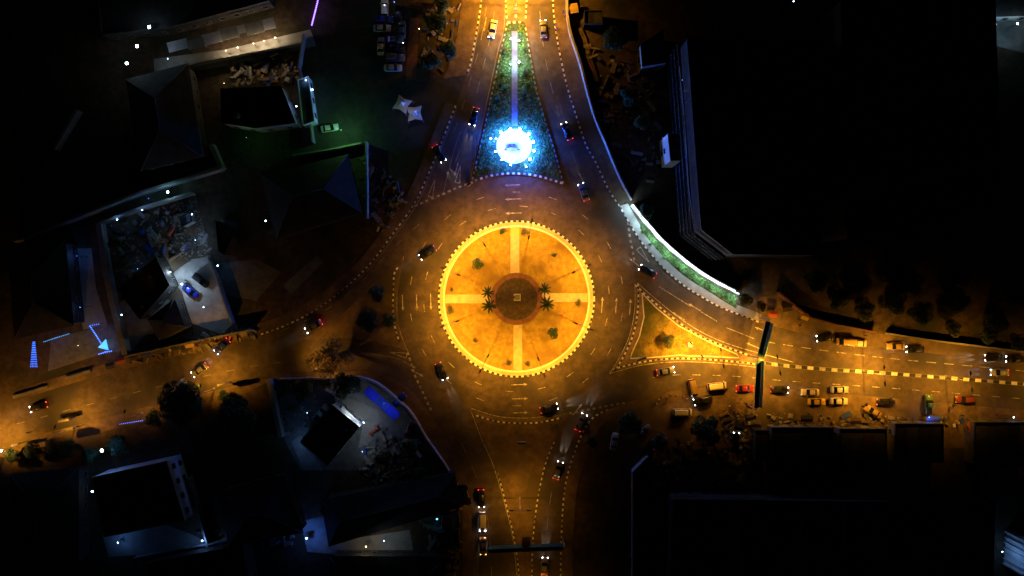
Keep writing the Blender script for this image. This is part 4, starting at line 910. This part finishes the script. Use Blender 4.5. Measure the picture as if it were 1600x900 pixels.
for i, (x, y, a) in enumerate(((298, 378, 75), (301, 392, 80), (288, 398, 40), (306, 360, 100))):
    t = MB().box((0, 0, .12), (rnd.uniform(2.5, 4.5), .22, .12), R(a)).build('timber', 'wood', loc=(0, 0, 0), label='loose timber on the rubble yard, %s from the forecourt' % names[i], cat='timber', group='timbers on the rubble yard'); t.location = P(x, y)

mb = MB(); areas = [([(168, 352), (300, 308), (330, 400), (285, 400), (235, 440), (190, 466)], 160), ([(205, 545), (395, 508), (398, 528), (210, 572)], 130), ([(430, 600), (560, 594), (520, 630), (470, 680), (446, 680)], 90), ([(580, 660), (655, 690), (710, 760), (600, 772), (560, 735)], 160), ([(640, 780), (720, 765), (722, 900), (690, 900)], 130),
    ([(1000, 690), (1180, 680), (1180, 760), (1000, 760)], 170), ([(990, 760), (1036, 770), (1034, 890), (990, 890)], 90), ([(1130, 640), (1180, 640), (1180, 690), (1130, 690)], 70), ([(1200, 645), (1580, 655), (1580, 668), (1200, 664)], 120), ([(560, 232), (640, 300), (600, 365), (580, 350)], 110), ([(310, 830), (460, 810), (460, 850), (320, 860)], 110), ([(355, 90), (470, 78), (468, 125), (360, 135)], 120), ([(900, 60), (1030, 120), (1030, 300), (960, 240)], 160), ([(660, 10), (720, 10), (695, 118), (660, 118)], 60)]
mts = ['rubble', 'wood', 'roof_grey', 'concrete_dark', 'tarp_blue', 'tarp_red', 'tarpaulin']
for poly, n in areas:
    xs = [p[0] for p in poly]; ys = [p[1] for p in poly]; k = 0
    while k < n:
        x, y = rnd.uniform(min(xs), max(xs)), rnd.uniform(min(ys), max(ys))
        if not in_poly((x, y), poly): continue
        c = P(x, y); s = rnd.uniform(.25, 1.0); hh = s * rnd.uniform(.3, .9); mb.box((c.x, c.y, .02 + hh / 2), (s * rnd.choice([1, 1, 3]), s * rnd.uniform(.3, 1.2), hh), rnd.uniform(0, 3.1), min(6, int(rnd.expovariate(.6)))); k += 1
mb.build('yard_clutter', mts, label='scattered boxes, boards and junk lying about the dark yards', cat='clutter', kind='stuff')
# ------------------------------------------------------------------ vehicles
def loft(secs, mi=0):          # secs: (x, half width bottom, half width top, z bottom, z top)
    mb = MB(); prof = []
    for x, wb, wt, z0, z1 in secs:
        zm = z0 + (z1 - z0) * .55; prof.append([(x, -wb * .92, z0), (x, -wb, zm), (x, -wt, z1 - .06), (x, -wt * .86, z1), (x, 0, z1 + .03), (x, wt * .86, z1), (x, wt, z1 - .06), (x, wb, zm), (x, wb * .92, z0)])
    for a, b in zip(prof[:-1], prof[1:]):
        for i in range(len(a) - 1): mb.face([a[i], b[i], b[i + 1], a[i + 1]][::-1], mi, True)
        mb.face([a[0], a[-1], b[-1], b[0]], mi)
    mb.face(prof[0][::-1], mi); mb.face(prof[-1], mi); return mb
def weld(me):
    bm = bmesh.new(); bm.from_mesh(me); bmesh.ops.remove_doubles(bm, verts=bm.verts, dist=.001); bmesh.ops.recalc_face_normals(bm, faces=bm.faces); bm.to_mesh(me); bm.free()
def wheel_mesh(r, w_):
    return MB().tube([(0, -w_ / 2, 0), (0, -w_ / 2 + .03, 0), (0, w_ / 2 - .03, 0), (0, w_ / 2, 0)], [r * .85, r, r, r * .85], 14).mesh('wheel', 'rubber'), MB().tube([(0, -w_ / 2 - .012, 0), (0, w_ / 2 + .012, 0)], [r * .58, r * .58], 10).mesh('rim', 'chrome')
SPEC = dict(
    sedan=dict(L=4.4, secs=[(-2.2, .72, .66, .35, .78), (-2.05, .84, .78, .22, .92), (-1.2, .88, .82, .2, .96), (.9, .88, .82, .2, .92), (1.7, .86, .78, .22, .84), (2.1, .78, .68, .26, .72), (2.2, .66, .58, .34, .62)], cab=(-1.55, -.95, .35, 1.05, .94, 1.42, .76, .6), wr=.31, wx=(1.38, -1.32)),
    suv=dict(L=4.6, secs=[(-2.3, .8, .74, .4, .98), (-2.15, .9, .84, .3, 1.08), (.9, .92, .86, .28, 1.06), (1.9, .9, .82, .3, .98), (2.2, .84, .74, .34, .86), (2.3, .74, .66, .42, .78)], cab=(-2.15, -1.9, .35, 1.0, 1.08, 1.72, .8, .68), wr=.37, wx=(1.45, -1.4)),
    minibus=dict(L=4.7, secs=[(-2.35, .8, .76, .38, 1.1), (-2.2, .86, .84, .3, 1.15), (1.5, .86, .84, .3, 1.15), (2.1, .84, .8, .32, 1.05), (2.35, .76, .7, .4, .9)], cab=(-2.28, -2.15, 1.2, 1.85, 1.12, 1.98, .82, .74), wr=.33, wx=(1.5, -1.4)),
    pickup=dict(L=4.9, secs=[(-2.45, .84, .8, .42, .98), (-2.3, .88, .84, .34, 1.02), (.9, .9, .84, .3, 1.02), (2.0, .88, .8, .32, .96), (2.35, .82, .74, .36, .86), (2.45, .74, .66, .44, .76)], cab=(-.75, -.5, .45, 1.1, 1.02, 1.68, .8, .66), wr=.37, wx=(1.5, -1.5)))
PROTO = {}
def make_proto(kind):
    s = SPEC[kind]; t = {}
    b = loft(s['secs']).mesh('body', 'car_white'); weld(b); t['body'] = b
    xr0, xr1, xf1, xf0, z0, z1, w0, w1 = s['cab']
    A = [(xr0, -w0, z0), (xr0, w0, z0), (xr1, w1, z1), (xr1, -w1, z1)]; F = [(xf0, -w0, z0), (xf0, w0, z0), (xf1, w1, z1), (xf1, -w1, z1)]
    t['rear_window'] = MB().face([A[1], A[0], A[3], A[2]]).mesh('rear_window', 'glass'); t['windscreen'] = MB().face([F[0], F[1], F[2], F[3]]).mesh('windscreen', 'glass')
    sd = []
    for i, sg_ in ((0, -1), (1, 1)):
        q = [A[i], F[i], F[2 if i else 3], A[2 if i else 3]]; mid = lambda f, e: tuple(Vector(q[0]).lerp(Vector(q[1]), f).lerp(Vector(q[3]).lerp(Vector(q[2]), f), e))
        mb = MB().face([q[0], mid(.48, 0), mid(.48, 1), q[3]]).face([mid(.52, 0), q[1], q[2], mid(.52, 1)]); sd.append(mb.mesh('side_window', 'glass'))
        t['pillar%d' % i] = MB().face([mid(.48, 0), mid(.52, 0), mid(.52, 1), mid(.48, 1)]).mesh('pillar', 'car_black')
    t['side'] = sd
    n = 7; mb = MB(); top = []
    for u in range(n):
        f = u / (n - 1); x = xr1 + (xf1 - xr1) * f; zz = z1 + .05 * math.sin(math.pi * f); top.append([(x, y * w1 * 1.02, zz + .05 * (1 - y * y)) for y in (-1, -.6, 0, .6, 1)])
    for a, c in zip(top[:-1], top[1:]):
        for i in range(4): mb.face([a[i], c[i], c[i + 1], a[i + 1]], 0, True)
    for sgn in (0, 4): mb.face([top[0][sgn]] + [r_[sgn] for r_ in top[1:]] + [(xf1, top[-1][sgn][1], z1 - .03), (xr1, top[0][sgn][1], z1 - .03)])
    t['roof'] = mb.mesh('roof', 'car_white'); weld(t['roof'])
    t['wheel'] = wheel_mesh(s['wr'], .22); L = s['L'] / 2; hw = s['secs'][-2][1]
    hz = s['secs'][-1][4] - .04; tz = s['secs'][0][4] - .06
    t['head'] = [MB().box((L - .1, sg_ * (hw - .2), hz), (.2, .36, .17), sg_ * -.25).mesh('headlight', 'lamp_off') for sg_ in (1, -1)]
    t['tail'] = [MB().box((-L + .06, sg_ * (hw - .16), tz), (.14, .32, .16)).mesh('taillight', 'tail_off') for sg_ in (1, -1)]
    t['mirror'] = [MB().box((xf0 - .15, sg_ * (w0 + .22), z0 + .06), (.14, .22, .13)).mesh('mirror', 'car_black') for sg_ in (1, -1)]
    t['hz'] = hz; t['hw'] = hw; t['Lh'] = L
    if kind == 'pickup': t['bed'] = MB().box((-1.6, 0, 1.06), (1.5, 1.3, .02)).mesh('cargo_bed', 'car_black')
    if kind in ('minibus', 'suv'): t['rack'] = MB().tube([(xr1 + .3, -.5, z1 + .12), (xf1 - .4, -.5, z1 + .12)], .03, 5).tube([(xr1 + .3, .5, z1 + .12), (xf1 - .4, .5, z1 + .12)], .03, 5).mesh('roof_rail', 'dark_steel')
    PROTO[kind] = t
for k in SPEC: make_proto(k)
def child(name, me, par, m=None, loc=(0, 0, 0)):
    o = bpy.data.objects.new(name, me); COL.objects.link(o); o.parent = par; o.location = loc
    if m: o.material_slots[0].link = 'OBJECT'; o.material_slots[0].material = M[m]
    return o
def car(x, y, ang, colr, label, kind='sedan', heads=None, tails=False, beam=0, cat=None, grp=None, z=.02, bcol=(1, .9, .75)):
    T = PROTO[kind]; p = P(x, y, .7); t = empty({'sedan': 'car', 'suv': 'suv', 'minibus': 'minibus', 'pickup': 'pickup_truck'}[kind], Vector((p.x, p.y, z)), R(ang), label=label, cat=cat or {'sedan': 'car', 'suv': 'car', 'minibus': 'minibus', 'pickup': 'pickup'}[kind], group=grp)
    c = 'car_' + colr
    child('body', T['body'], t, c); child('roof', T['roof'], t, c); child('windscreen', T['windscreen'], t); child('rear_window', T['rear_window'], t)
    for i in (0, 1):
        child('side_window', T['side'][i], t); child('pillar', T['pillar%d' % i], t, c); child('headlight', T['head'][i], t, heads); child('taillight', T['tail'][i], t, 'tail_on' if tails else None); child('mirror', T['mirror'][i], t, c)
    if 'bed' in T: child('cargo_bed', T['bed'], t)
    if 'rack' in T: child('roof_rail', T['rack'], t)
    s = SPEC[kind]
    for wx in s['wx']:
        for sy in (1, -1):
            w_ = child('wheel', T['wheel'][0], t, None, (wx, sy * (T['hw'] - .06), s['wr'])); child('rim', T['wheel'][1], w_)
    if beam:
        for sy in (1, -1): light('headlight_beam', 'SPOT', t, (T['Lh'] + .12, sy * (T['hw'] - .2), T['hz'] + .02), beam * 5, bcol, .05, 20, (R(90 - 7), 0, R(-90)), .8)
    if tails: light('taillight_glow', 'POINT', t, (-T['Lh'] - .3, 0, .75), 9, (1, .03, .02), .2)
    return t
BM = 450
TR = 'cars with headlamps lit on the roads'
# standing and parked
car(858, 638, 14, 'black', 'black car with lit headlamps at the lower edge of the roundabout', heads='head_on', tails=True, beam=500)
car(1120, 603, 6, 'cream', 'cream minibus parked on the dirt below the triangular lawn', 'minibus'); car(1066, 644, 0, 'white', 'cream-white van with dark mid roof parked beside the wide dark tree', 'minibus')
car(1082, 607, -78, 'bronze', 'dark tan minibus parked left of the cream minibus, nose down', 'minibus'); car(1098, 625, 195, 'black', 'black suv with two lit lamps below the cream minibus', 'suv', heads='head_on', beam=60)
car(1164, 607, 0, 'red', 'red car with glowing tail lamps left of the gantry', tails=True); car(1218, 609, -4, 'black', 'black car with red rear lamp just right of the gantry', heads='head_on', tails=True, beam=150)
car(1312, 609, 0, 'silver', 'silver car on the dirt shoulder, upper of two silver ones'); car(1311, 627, 0, 'white', 'white car on the dirt shoulder, below the silver one')
car(1266, 613, 180, 'cream', 'small cream car right of the black car'); car(1276, 628, 0, 'yellow', 'yellow car parked below the small cream car')
car(1384, 628, 0, 'black', 'dark car with two red tail lamps on the eastern shoulder', tails=True); car(1364, 643, 148, 'gold', 'golden brown car parked askew near the shop roofs')
car(1451, 632, 90, 'green', 'small dark pickup with pale rim parked across the eastern shoulder', 'pickup'); car(1507, 624, 180, 'maroon', 'maroon suv on the eastern shoulder', 'suv')
car(1290, 528, 185, 'black', 'dark car with a lit lamp below the reddish wall', heads='head_on', beam=40); car(1322, 534, 178, 'gold', 'golden van beside the reddish wall', 'minibus')
car(1340, 536, 175, 'cream', 'small cream car in front of the golden van', heads='indicator'); car(1400, 541, 180, 'gold', 'orange-gold car waiting ahead of the black white-lit car')
car(1430, 546, 180, 'black', 'black car with two white lamps behind the orange-gold car', heads='head_on', beam=250); car(1553, 559, 180, 'black', 'black car with bright white headlamps, left of a pair', heads='head_on', beam=BM); car(1586, 561, 180, 'black', 'black car with bright white headlamps at the eastern frame edge', heads='head_on', beam=BM)
car(515, 200, 10, 'white', 'pale saloon lit green on the side road'); car(298, 455, -38, 'blue', 'bright blue car on the lit forecourt'); car(314, 438, -38, 'black', 'black suv beside the blue car on the forecourt', 'suv')
car(502, 645, 50, 'silver', 'pale pickup parked left of the compound house', 'pickup'); car(623, 626, 45, 'blue', 'small blue-grey car between shelter and curved wall'); car(640, 672, 70, 'maroon', 'dark maroon car by the curved compound wall')
car(729, 775, -78, 'black', 'black car parked at the wall corner by the south road', 'suv'); car(752, 779, -88, 'black', 'dark car with red tail lamps queueing on the south road', heads='head_on', tails=True, beam=300)
t = car(754, 815, -90, 'white', 'van with amber lamps queueing behind on the south road', 'minibus', heads='head_on', beam=200); car(755, 853, -90, 'bronze', 'car with amber lamp stopped at the south gantry', heads='indicator')
for i, (x, y, a, c_, k) in enumerate(((601, 12, 90, 'white', 'suv'), (600, 30, 0, 'blue', 'sedan'), (597, 44, 0, 'silver', 'sedan'), (595, 72, 88, 'silver', 'sedan'), (616, 62, 0, 'grey', 'sedan'), (618, 76, 0, 'black', 'sedan'), (618, 90, 0, 'grey', 'suv'), (614, 106, 0, 'silver', 'sedan'), (622, 22, 90, 'black', 'sedan'), (628, 46, 90, 'grey', 'sedan'))):
    car(x, y, a, c_, '%s car in the unlit car park, %s from the top' % (c_, names[i]), k, grp='cars in the unlit car park')
for i, (x, y, a, c_) in enumerate(((1005, 675, 40, 'grey'), (1015, 700, 60, 'black'), (960, 690, 80, 'silver'), (1150, 690, 85, 'black'))): car(x, y, a, c_, '%s car in the south-east yard, %s from the road' % (c_, names[i]), heads='head_on' if i == 3 else None, beam=0, grp='cars in the south-east yard')
# moving along the roads
mv = [(770, 45, -101, 'silver', 'southbound silver car beside the upper end of the lit garden', 0), (741, 182, -105, 'black', 'southbound black car beside the monument', 0),
      (849, 45, 93, 'grey', 'northbound grey car beside the upper end of the lit garden', 1), (886, 205, 112, 'black', 'northbound black car beside the monument', 1),
      (686, 240, -60, 'black', 'black car turning out of the side road', 0), (912, 300, 110, 'grey', 'dark grey car leaving the roundabout for the northern road', 1), (668, 395, 212, 'black', 'black car leaving the roundabout westward', 1), (490, 510, 210, 'grey', 'grey car at the west end of the slip road', 1),
      (690, 580, -66, 'black', 'black car leaving the roundabout southward', 0), (908, 660, 66, 'grey', 'grey car entering from the south with lit lamps', 0), (872, 735, 74, 'grey', 'grey car northbound on the southern road', 0), (851, 885, 87, 'cream', 'cream car northbound below the south gantry', 0),
      (1040, 580, 10, 'grey', 'grey car passing below the triangular lawn', 1), (1012, 424, 150, 'black', 'black car entering past the light-strip wall', 0), (1562, 582, 180, 'silver', 'silver car with bluish headlamps on the eastern road', 2),
      (60, 636, 197, 'black', 'black red-lit car far out on the west road', 1), (312, 578, 215, 'grey', 'grey car turning across the west road', 0), (347, 541, 225, 'blue', 'blue car with blue lamps by the front wall corner', 2)]
for x, y, a, c_, lb, md in mv:
    car(x, y, a, c_, lb, heads='head_blue' if md == 2 else 'head_on', tails=True, beam=(260 if md != 1 else 100), grp=TR, bcol=(.35, .55, 1) if md == 2 else (1, .92, .82))

# ------------------------------------------------------------------ people
def person_mesh(pose):
    V = dict(pel=(0, 0, .95), ch=(0, 0, 1.32), nk=(0, 0, 1.5), hd=(.02, 0, 1.62), hd2=(.03, 0, 1.76))
    arm = pose; r_ = dict(pel=(.16, .13), ch=(.19, .12), nk=(.06, .06), hd=(.085, .085), hd2=(.08, .08))
    E = [('pel', 'ch'), ('ch', 'nk'), ('nk', 'hd'), ('hd', 'hd2')]
    for s, y in (('l', 1), ('r', -1)):
        st = .14 * y * (1 if arm else 0)
        V.update({s + 'sh': (0, y * .2, 1.4), s + 'el': (.03 + .1 * arm, y * .27, 1.13), s + 'wr': (.12 + .18 * arm, y * .26, .92 + .12 * arm), s + 'ha': (.16 + .2 * arm, y * .25, .82 + .12 * arm), s + 'hp': (0, y * .1, .9), s + 'kn': (.03 + st, y * .11, .5), s + 'an': (-.02 + st, y * .11, .09), s + 'to': (.16 + st, y * .12, .05)})
        r_.update({s + 'sh': (.075, .07), s + 'el': (.05, .05), s + 'wr': (.035, .035), s + 'ha': (.045, .03), s + 'hp': (.1, .1), s + 'kn': (.065, .065), s + 'an': (.045, .045), s + 'to': (.04, .035)})
        E += [('ch', s + 'sh'), (s + 'sh', s + 'el'), (s + 'el', s + 'wr'), (s + 'wr', s + 'ha'), ('pel', s + 'hp'), (s + 'hp', s + 'kn'), (s + 'kn', s + 'an'), (s + 'an', s + 'to')]
    ks = list(V); me = bpy.data.meshes.new('sk'); me.from_pydata([V[k] for k in ks], [(ks.index(a), ks.index(b)) for a, b in E], [])
    o = bpy.data.objects.new('sk', me); COL.objects.link(o); m = o.modifiers.new('s', 'SKIN'); 
    for i, k in enumerate(ks): me.skin_vertices[0].data[i].radius = r_[k]; me.skin_vertices[0].data[i].use_root = (k == 'pel')
    o.modifiers.new('d', 'SUBSURF').levels = 1
    dg = bpy.context.evaluated_depsgraph_get(); out = bpy.data.meshes.new_from_object(o.evaluated_get(dg)); bpy.data.objects.remove(o)
    out.materials.clear()
    for n_ in ('cloth_white', 'cloth_black', 'skin', 'hair', 'rubber'): out.materials.append(M[n_])
    for p in out.polygons:
        c = p.center; z = c.z; p.use_smooth = True
        p.material_index = 3 if z > 1.68 else 2 if z > 1.47 else 4 if z < .08 else 2 if (abs(c.y) > .2 and z < 1.15) else 0 if z > .93 else 1
    return out
PM = [person_mesh(0), person_mesh(1)]
def person(x, y, ang, shirt, label, group=None, z=.02):
    o = bpy.data.objects.new('person', PM[random.randrange(2)]); COL.objects.link(o); p = P(x, y); o.location = (p.x, p.y, z); o.rotation_euler = (0, 0, R(ang))
    o.material_slots[0].link = 'OBJECT'; o.material_slots[0].material = M['cloth_' + shirt]; tag(o, label, 'person', group)
cl = ['white', 'purple', 'black', 'purple', 'yellow', 'black', 'orange', 'red', 'blue', 'grey']
def crowd(pts, where, group, zs=.02):
    seen = {}
    for i, (x, y) in enumerate(pts):
        c_ = cl[(i * 3 + len(where)) % len(cl)]; n_ = seen[c_] = seen.get(c_, 0) + 1
        person(x, y, random.uniform(0, 360), c_, '%sperson in %s shirt standing %s' % ('' if n_ == 1 else 'another ', c_, where), group, zs)
crowd([(1028, 623), (1034, 620), (1040, 622), (1046, 617), (1055, 618), (1066, 619), (1072, 622), (1041, 627), (1025, 630)], 'in the group left of the tan minibus', 'people left of the tan minibus')
crowd([(1138, 633), (1144, 640), (1152, 629), (1158, 623), (1164, 630), (1170, 636), (1148, 650), (1136, 646), (1176, 626)], 'among the stalls left of the gantry foot', 'people at the gantry foot')
crowd([(1346, 634), (1352, 630), (1348, 642), (1380, 650)], 'near the askew golden car', 'people near the golden car')
crowd([(1482, 636), (1488, 632), (1500, 648), (1508, 655), (1516, 660), (1494, 660), (1556, 648)], 'before the eastern shop roofs', 'people before the eastern shops')
crowd([(868, 43), (869, 48)], 'on the kerb of the north-east pavement', 'people on the north-east kerb', .14)
crowd([(880, 20), (882, 26)], 'by the top end of the curved pale wall', 'people by the pale wall', .14)
crowd([(861, 661), (868, 662)], 'at the tip of the southern splitter island', 'people on the splitter island', .15)
crowd([(1246, 500), (1248, 508), (1350, 524)], 'under the reddish wall', 'people under the reddish wall')
crowd([(225, 560), (243, 556), (258, 552), (290, 546), (310, 540), (206, 566)], 'at the roadside stalls of the west road', 'people at the west stalls', .1)
crowd([(105, 650), (118, 650), (48, 675)], 'near the western sign boards', 'people near the sign boards')
# ------------------------------------------------------------------ roadside stalls and small things
def stall(x, y, ang, m, label, w_=2.2, d_=1.6, z=.02, grp=None):
    t = empty('market_stall', Vector((*P(x, y).xy, z)), R(ang), label=label, cat='stall', group=grp)
    MB().box((0, 0, .8), (w_ * .9, d_ * .6, .06)).build('table', 'wood', t)
    mb = MB(); mb.face([(-w_ / 2, -d_ / 2, 1.95), (w_ / 2, -d_ / 2, 1.95), (w_ / 2, 0, 2.25), (-w_ / 2, 0, 2.25)]); mb.face([(-w_ / 2, 0, 2.25), (w_ / 2, 0, 2.25), (w_ / 2, d_ / 2, 1.95), (-w_ / 2, d_ / 2, 1.95)]); mb.build('awning', m, t)
    for sx in (-1, 1):
        for sy in (-1, 1): MB().tube([(sx * w_ * .43, sy * d_ * .4, 0), (sx * w_ * .43, sy * d_ * .4, 1.98)], .035, 5).build('post', 'wood', t)
ms = ['roof_dark', 'tarp_red', 'roof_brown', 'tarp_blue', 'roof_grey', 'roof_dark', 'tarp_yellow', 'roof_brown']
mw = ['dark tin', 'red cloth', 'brown tin', 'blue cloth', 'grey tin', 'dark tin', 'yellow cloth', 'brown tin']
for i, (x, y) in enumerate(((180, 570), (196, 562), (216, 557), (236, 552), (258, 546), (280, 541), (302, 537), (326, 531))):
    stall(x, y, 14, ms[i], 'stall with %s awning on the west road verge, %s from the west' % (mw[i], names[i]), z=.1, grp='stalls along the west road')
for i, (x, y, m) in enumerate(((1132, 655, 2), (1150, 665, 0), (1166, 650, 5), (1178, 660, 4))): stall(x, y, random.uniform(-20, 20), ms[m], 'stall with %s awning left of the gantry foot, %s from the west' % (mw[m], names[i]), grp='stalls at the gantry foot')
stall(1253, 494, -20, 'tarp_yellow', 'pale yellow awning stall under the reddish wall', 1.8, 1.7); stall(1225, 480, 10, 'roof_brown', 'brown tin stall near the wall corner above the gantry', 2.4, 2)
stall(1203, 490, -8, 'tarp_red', 'reddish awning stall at the upper gantry foot', 2.0, 1.8); stall(895, 18, 10, 'tarp_yellow', 'orange-lit stall at the top end of the pale wall', 2.2, 2.4)
stall(1450, 653, 3, 'tarp_blue', 'blue awning stall lit blue before the shops', 3.4, 1.8); stall(1510, 665, 5, 'tarp_red', 'red awning stall beside the eastern shops', 2.2, 2.6); stall(1255, 652, 0, 'roof_dark', 'dark tin stall before the widest shop', 3, 1.6); stall(1330, 655, 0, 'roof_brown', 'brown tin stall between the shop roofs', 2.4, 1.5)
def board(x, y, ang, label, w_=2.6, h=3.6, m='sign_back'):
    t = empty('sign_board', Vector((*P(x, y).xy, .0)), R(ang), label=label, cat='sign board')
    for sx in (-1, 1): MB().tube([(sx * w_ * .35, 0, 0), (sx * w_ * .35, 0, h)], .06, 6).build('post', 'dark_steel', t)
    MB().box((0, 0, h), (w_, .25, 1.5)).build('board', m, t); MB().box((0, 0, h + .85), (w_ + .1, .5, .08)).build('hood', 'dark_steel', t)
board(117, 652, 10, 'dark sign board under the western street lamp'); board(128, 664, 12, 'taller sign board beside the dark roadside bushes', 2.2, 4.4); board(40, 690, 15, 'small sign board among the far western bushes', 1.6, 3)
board(360, 596, 15, 'dark sign board right of the west road lamp', 2.2, 4); board(733, 290, 30, 'small dark sign box at the give-way line', 1.1, 1.2); board(985, 255, -60, 'thin sign board against the pale north-east wall', 1.4, 2.4)
board(815, 690, 0, 'pale board lying across the splitter island', 2, 1.0, 'concrete'); board(1000, 560, 20, 'low dark board at the corner of the triangular lawn', 2.4, 1.2)
for i, (x, y, a, l_) in enumerate(((124, 585, 17, 6.5), (50, 612, 17, 9))):
    MB().box((0, 0, .3), (l_, .7, .6)).build('barrier', 'concrete_dark', loc=(0, 0, 0), label=('short dark concrete barrier on the west verge', 'long dark concrete barrier on the far west verge')[i], cat='barrier').location = P(x, y); 
for o in [o for o in COL.objects if o.name.startswith('barrier')]: o.rotation_euler = (0, 0, R(17)); o.location.z = .1
c = MB().box((0, 0, .5), (1.0, 1.0, .9)).box((0, 0, .98), (1.15, 1.15, .08)).build('utility_box', 'pale_wall', label='white utility box lit brightly on the triangular lawn', cat='utility box'); c.location = Vector((*P(1077, 538).xy, .16))
